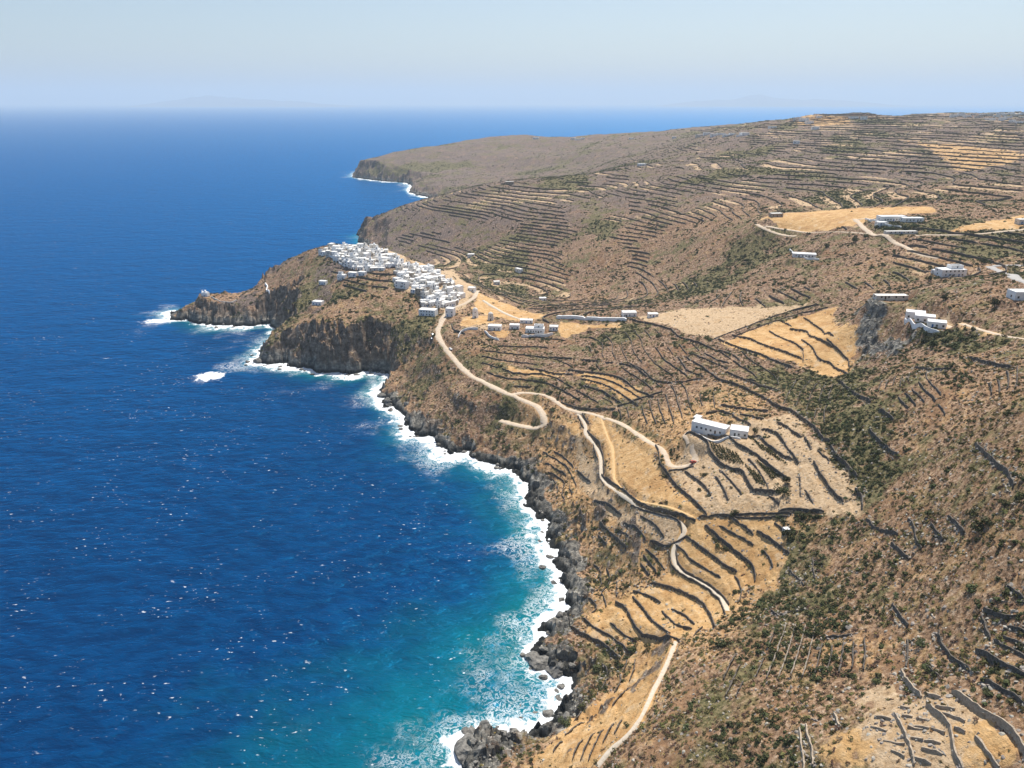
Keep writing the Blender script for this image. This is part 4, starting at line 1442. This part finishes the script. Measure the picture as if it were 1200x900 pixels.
px_house(765, 371, 9, 6, 3, 0.05, "low white shed past the end of the long white wall")

# farmhouse over the vineyard
fh = px_house(832, 508, 21, 7, 4.5, -0.62, "long white farmhouse above the vineyard rows", win=6, roofm=M_white)
px_house(817, 498, 4, 5, 5.5, -0.62, "narrow white tower room at the end of the farmhouse", win=1, roofm=M_white)
px_house(866, 509, 10, 8, 4, -0.35, "squat white house with round-cornered roof next to the farmhouse", win=3, roofm=M_white)
# villa on the knoll
px_house(1072, 373, 11, 7, 4.5, -0.45, "upper block of the white villa on the rocky knoll", win=3, roofm=M_white)
px_house(1083, 377, 11, 7, 4, -0.45, "middle block of the white villa on the rocky knoll", win=3, roofm=M_white)
px_house(1097, 383, 10, 7, 3.5, -0.45, "lowest block of the white villa over the dark terrace", win=3, roofm=M_white)
px_house(1043, 351, 22, 6, 2.5, 0.0, "long low pale building on top of the knoll", win=4, m=M_white2)
# villas on the plateau
px_house(942, 301, 22, 9, 3.5, -0.3, "low white villa with a wide terrace below the plateau road", win=6, roofm=M_white)
px_house(1113, 323, 20, 10, 5.5, 0.08, "cubic white villa beside the grey paved road", win=5, extra='upper', roofm=M_white)
px_house(1100, 321, 9, 7, 3.0, 0.08, "low wing of the cubic white villa", win=2, roofm=M_white)
px_house(1044, 259, 26, 10, 4.5, 0.05, "big white villa on the hilltop above the green garden", win=7, roofm=M_white)
px_house(1068, 260, 20, 8, 3.5, 0.02, "low white wing of the hilltop villa", win=5, roofm=M_white)
px_house(1033, 262, 10, 7, 3, 0.05, "small white lodge at the garden edge of the hilltop villa", win=2, roofm=M_white)
px_house(1055, 274, 30, 5, 2.5, 0.03, "long pale garden building under the hilltop villa", win=6, m=M_white2)
px_house(1196, 350, 12, 8, 4.5, 0.0, "white house by the road bend on the terraces")
px_house(1197, 262, 9, 7, 4, 0.0, "cream cottage where the plateau track meets the road", m=M_white2)
px_house(909, 254, 14, 8, 4, 0.1, "low stone building at the tip of the plateau", m=M_stonew)

# far hamlets on the skyline
hamlets = [("the skyline town on the highest ridge", [(1118, 137), (1126, 136), (1133, 137), (1140, 135), (1147, 138), (1152, 135), (1158, 136), (1163, 134), (1168, 137), (1172, 134), (1177, 135), (1181, 138),
                                                       (1185, 134), (1189, 136), (1193, 135), (1197, 138), (1199, 134), (1175, 141), (1186, 143), (1160, 141), (1195, 144)]),
           ("the summit of the far hill", [(935, 141), (942, 142), (948, 145), (1000, 139), (1012, 140), (960, 138)]),
           ("the saddle of the far ridge", [(820, 160), (828, 158), (836, 160), (845, 158), (851, 160), (858, 158), (866, 160), (872, 159), (905, 150), (933, 168), (955, 152)]),
           ("the crest of the distant grey headland", [(628, 163), (672, 163), (677, 164), (683, 163), (752, 194), (740, 163), (790, 162)])]
for hn, lst in hamlets:
    for u, v in lst:
        for dv in range(0, 12):
            x, y = hit([(u, v + dv * 0.7)], H)[0]
            if math.hypot(x, y) < 4300 and ground(x, y) > 40:
                break
        w = rng.uniform(12, 24)
        add_house(x, y, w, rng.uniform(7, 11), float(rng.choice([3.5, 4.5, 6.5])), rng.normal(0, 0.25),
                  "tiny far white house on " + hn, "white houses on " + hn[4:], win=2, detail=False, m=M_white if rng.random() < 0.75 else M_white2)

# windmill towers
for u, v, tall, lab in ((557, 372, 8.5, "white round windmill tower nearer the village"), (575, 375, 6.5, "shorter grey round windmill tower beside the track")):
    x, y = hit([(u, v)], H)[0]
    root = link("windmill", None, loc=(x, y, ground(x, y)))
    setp(root, lab, "windmill")
    mm = M_white if tall > 7 else M_white2
    link("tower", mesh_from("tower", *lathe_vf([(3.1, -1), (2.9, 1.5), (2.6, tall * 0.6), (2.4, tall), (2.15, tall + 0.15)], 20), mm), parent=root)
    link("cap", mesh_from("cap", *lathe_vf([(2.3, tall + 0.15), (1.5, tall + 1.0), (0.2, tall + 1.7)], 20), M_white2), parent=root)
    v, f = box_vf(-0.5, 0.5, -3.0, -2.7, 0.1, 2.2)
    link("door", mesh_from("door", v, f, M_wood), parent=root)
    v, f = box_vf(-0.35, 0.35, -2.68, -2.4, tall * 0.62, tall * 0.62 + 0.9)
    link("window", mesh_from("window", v, f, M_glass), parent=root)

# chapel on the islet
x, y = hit([(241, 347)], H)[0]
root = link("chapel", None, loc=(x, y, ground(x, y)), rz=-0.2)
setp(root, "small white chapel on the tip of the rocky islet", "chapel")
link("wall", body_mesh(8, 5.5, 4, M_white, 1.5), parent=root)
V, Fc = [], []
for k in range(9):
    a = math.pi * k / 8
    for xx in (-3.8, 3.8):
        V.append((xx, 2.5 * math.cos(a), 3.9 + 1.9 * math.sin(a)))
Fc = [(2 * k, 2 * k + 1, 2 * k + 3, 2 * k + 2) for k in range(8)] + [tuple(range(0, 18, 2)), tuple(range(17, -1, -2))]
link("vault_roof", mesh_from("vault_roof", V, Fc, M_white, False), parent=root)
link("dome", mesh_from("dome", *lathe_vf([(1.5, 4.8), (1.5, 6.3), (1.3, 7.0), (0.8, 7.5), (0.1, 7.7)], 14), M_white), parent=root)
V, Fc = join_vf([box_vf(-4.2, -3.7, -0.9, -0.5, 4, 7), box_vf(-4.2, -3.7, 0.5, 0.9, 4, 7), box_vf(-4.25, -3.65, -0.95, 0.95, 7.0, 7.4)])
link("bell_gable", mesh_from("bell_gable", V, Fc, M_white), parent=root)
v, f = box_vf(-0.5, 0.5, -2.82, -2.7, 0.1, 2.2)
link("door", mesh_from("door", v, f, M_blue), parent=root)
v, f = box_vf(2.0, 2.6, -2.80, -2.7, 1.4, 2.5)
link("window", mesh_from("window", v, f, M_glass), parent=root)


# white masonry walls and terraces (traced)
def white_wall(pts, h, label, m=M_white, thick=0.6, name="boundary_wall"):
    p = resample(hit(pts, H), 2.0)
    org = p.mean(0)
    V, Fc = wall_vf(p, h, False, thick, 0.02, org)
    z0 = min(q[2] for q in V)
    o = link(name, mesh_from(name, [(a, b, c_ - z0) for a, b, c_ in V], Fc, m), loc=(org[0], org[1], z0))
    setp(o, label, "wall", None, 'thing')


white_wall([(652, 373), (670, 373), (695, 375), (720, 376), (734, 376)], 3.2, "long white wall in front of the flat plateau", thick=2.0)
white_wall([(384, 300), (392, 303), (398, 309), (404, 313)], 2.2, "white stepped wall climbing the flank of the village crest")
white_wall([(311, 333), (314, 337), (312, 341), (316, 344)], 2.0, "white handrail wall on the stairs down to the islet", thick=1.2)
white_wall([(247, 348), (256, 353), (268, 356), (278, 352)], 1.4, "cream wall edging the path over the islet", M_white2)
white_wall([(537, 396), (540, 390), (552, 386), (560, 386)], 2.2, "white yard wall beside the dirt road under the windmills")
white_wall([(568, 389), (575, 396), (585, 399)], 2.0, "white curved wall round the orange yard")
white_wall([(611, 395), (622, 395), (640, 395), (648, 392)], 2.6, "white terrace parapet before the guest house")
white_wall([(925, 293), (930, 298), (945, 304), (960, 305)], 1.6, "white terrace edge of the low plateau villa")
white_wall([(1060, 375), (1068, 381), (1085, 389), (1100, 391)], 1.8, "white terrace edge of the villa on the knoll")
white_wall([(1014, 257), (1030, 262), (1056, 267)], 1.6, "white garden wall curving before the hilltop villa")
white_wall([(815, 508), (830, 517), (842, 519), (852, 513), (868, 515)], 1.2, "white terrace parapet of the farmhouse")

# parked cars
M_cw = simple("car_white", (0.7, 0.7, 0.7), (0.75, 0.75, 0.75), 1, 0.3, spec=0.5)
M_cb = simple("car_blue", (0.03, 0.07, 0.18), (0.04, 0.08, 0.2), 1, 0.3, spec=0.5)
M_cr = simple("car_red", (0.35, 0.03, 0.02), (0.4, 0.04, 0.03), 1, 0.3, spec=0.5)


def car(u, v, rz, m, label):
    x, y = hit([(u, v)], H)[0]
    root = link("parked_car", None, loc=(x, y, ground(x, y) + 0.35), rz=rz)
    setp(root, label, "car", "cars parked beside the dirt road")
    prof = [(-2.0, .35), (-2.05, .75), (-1.95, .9), (1.1, .95), (2.0, .78), (2.05, .4), (1.95, .3), (-1.9, .28)]
    V = [(a, s, b) for s in (-.85, .85) for a, b in prof]
    k = len(prof)
    Fc = [tuple(range(k)), tuple(range(2 * k - 1, k - 1, -1))] + [(i, i + k, (i + 1) % k + k, (i + 1) % k) for i in range(k)]
    link("body", mesh_from("body", V, Fc, m), parent=root)
    prof = [(-1.9, .9), (-1.5, 1.42), (.1, 1.45), (1.0, .93)]
    V = [(a, s * (.82 if b < 1 else .66), b) for s in (-1, 1) for a, b in prof]
    Fc = [(0, 1, 2, 3), (7, 6, 5, 4)] + [(i, i + 4, (i + 1) % 4 + 4, (i + 1) % 4) for i in range(4)]
    link("cabin_glass", mesh_from("cabin_glass", V, Fc, M_glass), parent=root)
    v, f = box_vf(-1.48, .08, -.64, .64, 1.45, 1.49)
    link("roof", mesh_from("roof", v, f, m), parent=root)
    wm = cached('wheel', lambda: mesh_from("wheel", *lathe_vf([(.2, -.11), (.33, -.1), (.33, .1), (.2, .11)], 14), M_tyre))
    for a in (-1.25, 1.3):
        for s in (-.8, .8):
            o = link("wheel", wm, parent=root)
            o.location = (a, s, .33); o.rotation_euler = (math.pi / 2, 0, 0)


car(507, 393, -1.0, M_cw, "white car parked on the bend below the village")
car(506, 398, -1.0, M_cb, "dark blue car parked on the bend below the village")
car(528, 410, -0.9, M_cw, "white car parked lower along the road beside an ochre bank")
car(812, 543, 0.5, M_cr, "small red car parked at the end of the farm track")

# ------------------------------------------------------------------ vine rows
leafq = []


def leaf_clump(n_, seed, flat=0.7, ls=0.22, hollow=0.35, lobes=5):
    rs = np.random.default_rng(seed)
    lc = rs.normal(0, 0.42, (lobes, 3)); lc[:, 2] = np.abs(lc[:, 2]) * 0.6 + 0.2
    lrad = rs.uniform(0.38, 0.62, lobes)
    V, Fc = [], []
    for i in range(n_):
        k = rs.integers(0, lobes)
        dv = rs.normal(0, 1, 3); dv /= np.linalg.norm(dv) + 1e-9
        p = lc[k] + dv * lrad[k] * (hollow + (1 - hollow) * rs.random() ** 0.4)
        p[2] = max(p[2], 0.02) * flat
        nrm = dv + rs.normal(0, 0.6, 3) + np.array([0, 0, 0.5]); nrm /= np.linalg.norm(nrm)
        a = np.cross(nrm, [0.3, 0.5, 0.8]); a /= np.linalg.norm(a) + 1e-9
        b = np.cross(nrm, a)
        s = ls * rs.uniform(0.6, 1.3)
        o = len(V)
        V += [p - a * s * 0.6, p - b * s * 0.4 + nrm * s * 0.1, p + a * s * 0.6, p + b * s * 0.45]
        Fc.append((o, o + 1, o + 2, o + 3))
    return V, Fc


for (s0, s1, e0, e1, cnt, where) in (((831.6, 517.5), (862, 531), (844, 538.5), (871, 544), 9, "the upper vineyard plot under the farmhouse"),
                                     ((873, 545), (888, 556), (887, 566), (896, 569), 4, "the lower vineyard plot beside the stone wall"),
                                     ((886, 540), (903, 552), (905, 562), (914, 558), 5, "the far vineyard plot by the green bush"),
                                     ((878, 513), (900, 526), (894, 528), (922, 545), 4, "the grassy plot behind the squat white house")):
    for k in range(cnt):
        f = k / max(cnt - 1, 1)
        a = (s0[0] + (s1[0] - s0[0]) * f, s0[1] + (s1[1] - s0[1]) * f)
        b = (e0[0] + (e1[0] - e0[0]) * f, e0[1] + (e1[1] - e0[1]) * f)
        p = resample(hit([a, b], H), 0.55)
        org = p.mean(0)
        V, Fc = [], []
        for q in p:
            gz = ground(*q)
            for _ in range(5):
                c_ = np.array([q[0] - org[0] + rng.normal(0, .22), q[1] - org[1] + rng.normal(0, .22), gz + rng.uniform(0.1, 1.0)])
                a_ = rng.normal(0, 1, 3); a_ /= np.linalg.norm(a_)
                b_ = np.cross(a_, rng.normal(0, 1, 3)); b_ /= np.linalg.norm(b_)
                s = rng.uniform(0.25, 0.45)
                o = len(V)
                V += [c_ - a_ * s, c_ - b_ * s * .7, c_ + a_ * s, c_ + b_ * s * .7]
                Fc.append((o, o + 1, o + 2, o + 3))
        z0 = ground(*org)
        o = link("vine_row", mesh_from("vine_row", [v - np.array([0, 0, z0]) for v in V], Fc, M_vine), loc=(org[0], org[1], z0))
        setp(o, "trimmed row of vines in " + where, "vine row", "vine rows in " + where[4:])

# ------------------------------------------------------------------ shrubs, scrub and stones
shrub_meshes = [mesh_from("shrub", *leaf_clump(420, 50 + k, 0.75, 0.20), M_bush) for k in range(4)]
olive_meshes = [mesh_from("shrub", *leaf_clump(420, 60 + k, 0.7, 0.20), M_olive) for k in range(2)]
big = [(848, 755, 4.2), (827, 557, 2.6), (820, 574, 1.9), (831, 582, 1.7), (858, 551, 2.4), (862, 602, 3.2), (919, 612, 2.4), (927, 633, 2.6), (895, 647, 1.9), (862, 694, 1.9), (860, 714, 2.4),
       (677, 594, 2.4), (735, 687, 2.6), (742, 759, 2.6), (760, 758, 2.6), (717, 679, 1.7), (700, 784, 3.0), (682, 829, 2.6), (662, 849, 3.2), (794, 798, 1.9), (735, 852, 1.9), (648, 480, 4.0), (721, 485, 4.2),
       (701, 477, 2.4), (591, 478, 3.8), (626, 498, 2.3), (830, 398, 3.4), (772, 394, 3.8), (691, 389, 2.6), (812, 414, 3.0), (791, 406, 2.2), (695, 404, 2.5), (842, 640, 2.4), (850, 644, 2.0),
       (838, 634, 2.2), (935, 603, 2.5), (945, 606, 2.8), (956, 607, 2.6), (915, 606, 2.2), (1085, 400, 4.0), (1096, 404, 4.0), (1110, 400, 4.2), (1120, 408, 4.0), (1104, 392, 3.6), (1130, 398, 3.4), (1050, 264, 5),
       (1062, 266, 5), (1074, 265, 5), (1040, 268, 5), (1082, 262, 4.5), (1030, 266, 4.5), (1068, 272, 4), (912, 606, 2), (1012, 435, 3.4), (1000, 440, 3.0), (1090, 785, 2.0), (1083, 755, 2.3), (1098, 790, 1.6), (1145, 786, 1.6),
       (1160, 812, 1.5), (1030, 798, 2.2), (1140, 690, 2.5), (1150, 618, 3.0), (1160, 612, 3.0), (1090, 602, 2.4), (1180, 590, 2.6), (1060, 625, 1.8), (1045, 620, 1.8), (1140, 600, 2.8),
       (492, 383, 3.5), (486, 392, 3.5), (500, 376, 3.2), (478, 402, 3.4), (505, 380, 2.6), (410, 344, 4.0), (418, 347, 3.6), (400, 349, 3.6), (430, 372, 2.6), (418, 378, 2.2), (425, 377, 2.4)]


def shrub_place(u, v):
    if u < 600: return "on the headland below the village", "shrubs on the headland below the village"
    if v < 350: return "in the gardens of the plateau", "shrubs in the plateau gardens"
    if u > 980 and v > 580: return "on the steep slope above the ruins", "shrubs on the steep slope above the ruins"
    if u > 880 and v < 600: return "in the gully below the knoll", "shrubs in the gully below the knoll"
    return "among the golden terraces", "shrubs among the golden terraces"


def add_shrub(x, y, r_, me, lab, grp):
    o = link("shrub", me, loc=(x, y, ground(x, y) - 0.12 * r_))
    o.rotation_euler = (0, 0, rng.uniform(0, 6.28))
    o.scale = (r_ * rng.uniform(0.85, 1.15), r_ * rng.uniform(0.85, 1.15), r_ * rng.uniform(0.7, 0.95))
    setp(o, lab, "shrub", grp)


bw = hit([(u, v) for u, v, _ in big], H)
for (u, v, r_), (x, y) in zip(big, bw):
    s, g_ = shrub_place(u, v)
    add_shrub(x, y, r_, random.choice(shrub_meshes), ("spreading" if r_ > 3 else "compact" if r_ > 2.1 else "small") + " rounded dark green shrub " + s, ("spreading " if r_ > 3 else "compact " if r_ > 2.1 else "small ") + g_)
cell = GR ** 2
gm_ = (green > 0.33) & (H > 6) & (roadm < 0.1) & (straw < 0.3) & (pale < 0.3) & (GR < 900)
ids = np.flatnonzero(gm_)
p = cell.ravel()[ids] / (1 + (GR.ravel()[ids] / 300) ** 2); p /= p.sum()
for i in rng.choice(ids, 150, replace=False, p=p):
    x, y = GX.ravel()[i], GY.ravel()[i]
    dr_ = math.hypot(x, y)
    pl = "in the overgrown gully between the fields and the knoll" if x > 110 and dr_ > 330 else ("on the shaded slope below the terraces" if x > 60 else "on the far side of the village ridge")
    ol = rng.random() < 0.35
    add_shrub(x, y, rng.uniform(1.2, 2.4), random.choice(olive_meshes if ol else shrub_meshes),
              ("olive brown" if ol else "dark green") + " bushy shrub " + pl, ("olive" if ol else "green") + " shrubs " + pl)


# trees with trunk and crown
def tree(u, v, h_, label):
    x, y = hit([(u, v)], H)[0]
    root = link("tree", None, loc=(x, y, ground(x, y) - 0.1))
    setp(root, label, "tree", "trees near the white houses")
    V, Fc = lathe_vf([(0.28, 0), (0.2, h_ * 0.25), (0.13, h_ * 0.5), (0.05, h_ * 0.75)], 7)
    for k in range(4):
        a = k * 1.6 + 0.4
        lv, lf = lathe_vf([(0.09, 0), (0.03, h_ * 0.4)], 5)
        lv = [(x_ + math.cos(a) * z_ * 0.8, y_ + math.sin(a) * z_ * 0.8, z_ * 0.8 + h_ * 0.3) for x_, y_, z_ in lv]
        V, Fc = join_vf([(V, Fc), (lv, lf)])
    link("trunk", mesh_from("trunk", V, Fc, M_trunk), parent=root)
    lv, lf = leaf_clump(520, int(u), 0.9, 0.17, 0.3, 7)
    s = h_ * 0.52
    lv = [(q[0] * s, q[1] * s, q[2] * s * 1.3 + h_ * 0.32) for q in lv]
    link("crown", mesh_from("crown", lv, lf, M_bush), parent=root)


for u, v, h_, lab in ((917, 582, 6.5, "round green tree at the corner of the vineyard wall"), (921, 567, 4.5, "smaller green tree above the vineyard corner tree"),
                      (884, 508, 4, "green tree beside the squat white house"), (923, 630, 4.5, "dark tree by the small white shrine"),
                      (1128, 322, 5, "dark tree beside the cubic white villa"), (1088, 330, 6, "leafy tree on the terrace under the cubic villa"),
                      (1014, 280, 6, "broad dark tree under the road fork"), (1000, 284, 6, "rounded dark tree left of the plateau road"),
                      (1150, 309, 6, "green tree on the field edge near the paved road"), (1165, 360, 6, "dark tree on the terraces by the road bend house"),
                      (1105, 352, 5, "green tree on the strip field behind the knoll"), (968, 290, 5, "dark tree past the low plateau villa")):
    tree(u, v, h_, lab)

px_house(921, 624, 2.5, 2.5, 2, 0.2, "tiny white shrine hut between dark trees by the gully", name="shrine", cat="shrine", win=1, detail=False)


def rock_mesh(name, seed, m, flat=0.7, sub=2, rough_=0.35):
    import bmesh
    bm = bmesh.new()
    bmesh.ops.create_icosphere(bm, subdivisions=sub, radius=1.0)
    rs = np.random.default_rng(seed)
    pl = rs.normal(0, 1, (9, 3)); pl /= np.linalg.norm(pl, axis=1)[:, None]
    dd = rs.uniform(0.55, 0.9, 9)
    for v in bm.verts:
        c_ = np.array(v.co)
        for k in range(9):                      # cut planar facets
            q = c_ @ pl[k] - dd[k]
            if q > 0:
                c_ = c_ - pl[k] * q
        c_ *= 1 + rs.normal(0, rough_ * 0.12)
        c_[2] *= flat
        v.co = c_
    me = bpy.data.meshes.new(name)
    bm.to_mesh(me); bm.free()
    me.materials.append(m)
    return me


proto = {}


def scatter(name, label, me, weight, count, smin, smax, tilt=0.25, squash=(0.7, 1.0), sink=0.1, kindcat="scrub"):
    ids = np.flatnonzero(weight > 0.01)
    p = (cell.ravel() * weight.ravel())[ids]
    p /= p.sum()
    pick = rng.choice(ids, count, replace=True, p=p)
    i, j = np.divmod(pick, NA)
    a = az[j] + (rng.random(count) - 0.5) * (az[1] - az[0])
    ll = lr[i] + (rng.random(count) - 0.5) * (lr[1] - lr[0])
    x = np.sin(a) * np.exp(ll); y = np.cos(a) * np.exp(ll) - ORG
    z = sample(H, x, y)
    s = smin + (smax - smin) * rng.random(count) ** 1.8
    ok = z > 1.5
    x, y, z, s = x[ok], y[ok], z[ok], s[ok]
    m = bpy.data.meshes.new(name)
    m.vertices.add(len(x))
    m.vertices.foreach_set('co', np.stack([x, y, z - sink * s], 1).astype(np.float32).ravel())
    sc = np.stack([s * rng.uniform(0.8, 1.25, len(s)), s * rng.uniform(0.8, 1.25, len(s)), s * rng.uniform(*squash, len(s))], 1)
    rt = np.stack([rng.normal(0, tilt, len(s)), rng.normal(0, tilt, len(s)), rng.uniform(0, 6.28, len(s))], 1)
    for nm, dat in (("scl", sc), ("rot", rt)):
        at = m.attributes.new(nm, 'FLOAT_VECTOR', 'POINT')
        at.data.foreach_set('vector', dat.astype(np.float32).ravel())
    m.update()
    o = link(name, m)
    setp(o, label, kindcat, kind='stuff')
    ng = bpy.data.node_groups.new(name, 'GeometryNodeTree')
    ng.interface.new_socket("Geometry", in_out='INPUT', socket_type='NodeSocketGeometry')
    ng.interface.new_socket("Geometry", in_out='OUTPUT', socket_type='NodeSocketGeometry')
    gi_ = ng.nodes.new('NodeGroupInput'); go = ng.nodes.new('NodeGroupOutput')
    io = ng.nodes.new('GeometryNodeInstanceOnPoints')
    ob = ng.nodes.new('GeometryNodeObjectInfo')
    ob.inputs['Object'].default_value = me
    ob.inputs['As Instance'].default_value = True
    a1 = ng.nodes.new('GeometryNodeInputNamedAttribute'); a1.data_type = 'FLOAT_VECTOR'; a1.inputs['Name'].default_value = "scl"
    a2 = ng.nodes.new('GeometryNodeInputNamedAttribute'); a2.data_type = 'FLOAT_VECTOR'; a2.inputs['Name'].default_value = "rot"
    L = ng.links.new
    L(gi_.outputs[0], io.inputs['Points'])
    L(ob.outputs['Geometry'], io.inputs['Instance'])
    L(a1.outputs['Attribute'], io.inputs['Scale'])
    L(a2.outputs['Attribute'], io.inputs['Rotation'])
    L(io.outputs[0], go.inputs[0])
    md = o.modifiers.new("scatter", 'NODES')
    md.node_group = ng


def seed_object(name, me, u, v, s, label, cat):
    x, y = hit([(u, v)], H)[0]
    o = link(name, me, loc=(x, y, ground(x, y) - 0.1 * s))
    o.scale = (s, s, s)
    return setp(o, label, cat)


so_bush = seed_object("shrub", mesh_from("shrub", *leaf_clump(150, 71, 0.75, 0.34), M_bush), 905, 760, 1.4, "dark green bush on the slope left of the long boulder", "shrub")
so_olive = seed_object("shrub", mesh_from("shrub", *leaf_clump(110, 72, 0.65, 0.36), M_olive), 990, 760, 1.0, "low olive cushion bush near the middle of the scrub slope", "shrub")
so_dry = seed_object("shrub", mesh_from("shrub", *leaf_clump(90, 73, 0.6, 0.38), M_dry), 1010, 730, 1.0, "dry brown cushion bush on the scrub slope", "shrub")
so_och = seed_object("grass_tuft", mesh_from("grass_tuft", *leaf_clump(70, 74, 0.6, 0.38), M_ochre), 880, 800, 0.8, "ochre dry grass tuft on the scrub slope", "grass")
so_st = seed_object("boulder", rock_mesh("boulder", 5, M_stone), 995, 735, 1.6, "pale grey boulder lying on the scrub slope", "boulder")

landm = (sstep(3, 12, sdn) * (1 - roadm) * (1 - vill)).astype(float)
nearw = 1 / (1 + (GR / 300) ** 2.2)
open_ = landm * (1 - np.clip(straw * 0.96 + pale * 0.9, 0, 0.97))
patch = sstep(0.0, 0.32, fbm(GX, GY, 30, 4, 130))
patch2 = sstep(-0.1, 0.3, fbm(GX, GY, 20, 3, 134))
scatter("green_scrub", "scattered dark green scrub across the hillsides", so_bush, open_ * (0.50 * patch + 0.05 * patch2 + 0.75 * green) * (nearw + 0.012) * (1 - 0.8 * rock), 46000, 0.4, 2.1)
scatter("far_green_scrub", "dark green bushes dotting the far hillsides", so_bush, open_ * (0.2 + patch + 1.3 * green) * sstep(500, 800, GR) * sstep(3500, 2200, GR) / (1 + (GR / 900) ** 1.5), 32000, 0.9, 2.9)
scatter("olive_scrub", "low olive scrub cushions across the slopes", so_olive, open_ * (0.3 + 0.7 * patch2) * (nearw + 0.004) * (1 - 0.8 * rock), 60000, 0.35, 1.3)
scatter("dry_scrub", "dry brown scrub cushions across the slopes", so_dry, open_ * (0.4 + 0.6 * (1 - patch)) * (nearw + 0.004) * (1 - 0.8 * rock), 52000, 0.3, 1.1)
scatter("dry_grass", "tufts of ochre dry grass on slopes and field edges", so_och, landm * (0.35 + 0.3 * patch2) * (1 - 0.75 * np.clip(straw + pale, 0, 1)) * nearw * (1 - 0.7 * rock), 40000, 0.25, 0.85)
scatter("field_stones", "pale stones strewn over slopes and terraces", so_st, landm * (0.25 + patch2 * 0.5 + 0.9 * rock + knoll * 3 + 4.0 * np.exp(-np.minimum(wd, 1e4) / 3.0)) * (1 - 0.85 * np.clip(straw + pale * 0.5, 0, 1)) * (nearw + 0.004), 44000, 0.2, 0.9, 0.5, (0.6, 1.0), 0.2, "stones")

# ------------------------------------------------------------------ rocks along the water line
crm = [rock_mesh("coastal_rock", 90 + k, M_crock, 0.75, 3, 0.5) for k in range(5)]
crocks = [(560, 882, 8.5, "largest dark rock in the surf at the foot of the orange slope"), (574, 868, 5.0, "dark rock leaning on the largest surf rock"), (556, 896, 4.5, "low dark rock in front of the largest surf rock"),
          (586, 862, 3.5, "small dark rock at the end of the surf rocks"), (624, 772, 4.0, "outermost black rock of the low point in the surf"), (636, 778, 5.5, "broad black rock on the low point in the surf"),
          (650, 786, 4.5, "black rock where the low point joins the shore"), (449, 464, 5.0, "black rock standing off the little cove"), (457, 472, 4.5, "black rock beside the little cove"),
          (303, 424, 6.0, "rock at the outer corner of the headland"), (384, 434, 6.0, "pale-topped rock under the shadowed headland cliff"), (205, 370, 6.0, "rock at the seaward tip of the chapel islet")]
for k, (u, v, r_, lab) in enumerate(crocks):
    x, y = at_h(u, v, 0)
    o = link("coastal_rock", crm[k % 5], loc=(x, y, 0.1 * r_))
    o.rotation_euler = (0, 0, k * 1.3); o.scale = (r_ * 1.1, r_, r_ * 0.75)
    setp(o, lab, "rock")
vis = coast[:54]
for k in range(150):
    i = rng.integers(0, len(vis) - 1)
    q = vis[i] + (vis[i + 1] - vis[i]) * rng.random()
    q = q + rng.normal(0, 4.5, 2)
    dd = math.hypot(*q)
    r_ = rng.uniform(0.8, 3.0) * (1 + 0.3 * (dd > 600))
    z = max(ground(*q), -0.6)
    if z > 6:
        continue
    o = link("coastal_rock", crm[int(rng.integers(0, 5))], loc=(q[0], q[1], z + 0.1 * r_))
    o.rotation_euler = (rng.normal(0, .3), rng.normal(0, .3), rng.uniform(0, 6.28)); o.scale = (r_, r_ * rng.uniform(0.6, 1), r_ * rng.uniform(0.5, 0.9))
    pl = "along the surf below the terraces" if dd < 480 else ("along the rocky shore below the dirt road" if dd < 690 else "round the foot of the village headland")
    setp(o, "dark wet rock " + pl, "rock", "dark wet rocks " + pl)

# ------------------------------------------------------------------ far islands
M_isl = simple("far_island", (0.10, 0.09, 0.07), (0.20, 0.17, 0.13), 0.002, 0.95)
for (u0, u1, pk, dist, hmax, sd_) in ((190, 430, 0.33, 43000, 620, 3), (760, 1030, 0.42, 45000, 680, 5)):
    nx_, ny_ = 90, 16
    x0 = (u0 - 600) / F * dist; x1 = (u1 - 600) / F * dist
    xs = np.linspace(0, 1, nx_); ys = np.linspace(-1, 1, ny_)
    XX, YY = np.meshgrid(xs, ys)
    env = np.minimum(XX / pk, (1 - XX) / (1 - pk)).clip(0, 1) ** 0.8
    hz = env * np.clip(1 - np.abs(YY) ** 1.6, 0, 1) * (0.75 + 0.5 * fbm(XX * 6, YY + XX * 2, 0.9, 4, 140 + sd_)) * hmax - 6
    me, _ = grid_mesh("island", x0 + (x1 - x0) * XX, dist + 3600 * YY, hz)
    o = link("island", me, M_isl)
    setp(o, kind='structure')

# ------------------------------------------------------------------ sea haze
v, f = box_vf(-128000, 128000, -20000, 128000, -30, 1150)
hz_me = mesh_from("haze", v, f)
M_haze = bpy.data.materials.new("haze")
M_haze.use_nodes = True
nt = M_haze.node_tree
nt.nodes.remove(nt.nodes['Principled BSDF'])
pv = nt.nodes.new('ShaderNodeVolumePrincipled')
pv.inputs['Color'].default_value = (0.69, 0.82, 0.94, 1)
pv.inputs['Density'].default_value = 5.8e-5
pv.inputs['Anisotropy'].default_value = 0.1
nt.links.new(pv.outputs[0], nt.nodes['Material Output'].inputs['Volume'])
hz_me.materials.append(M_haze)
haze = link("haze", hz_me)
setp(haze, "thin pale sea haze filling the air", "haze", kind='stuff')
print("objects", len(bpy.data.objects))
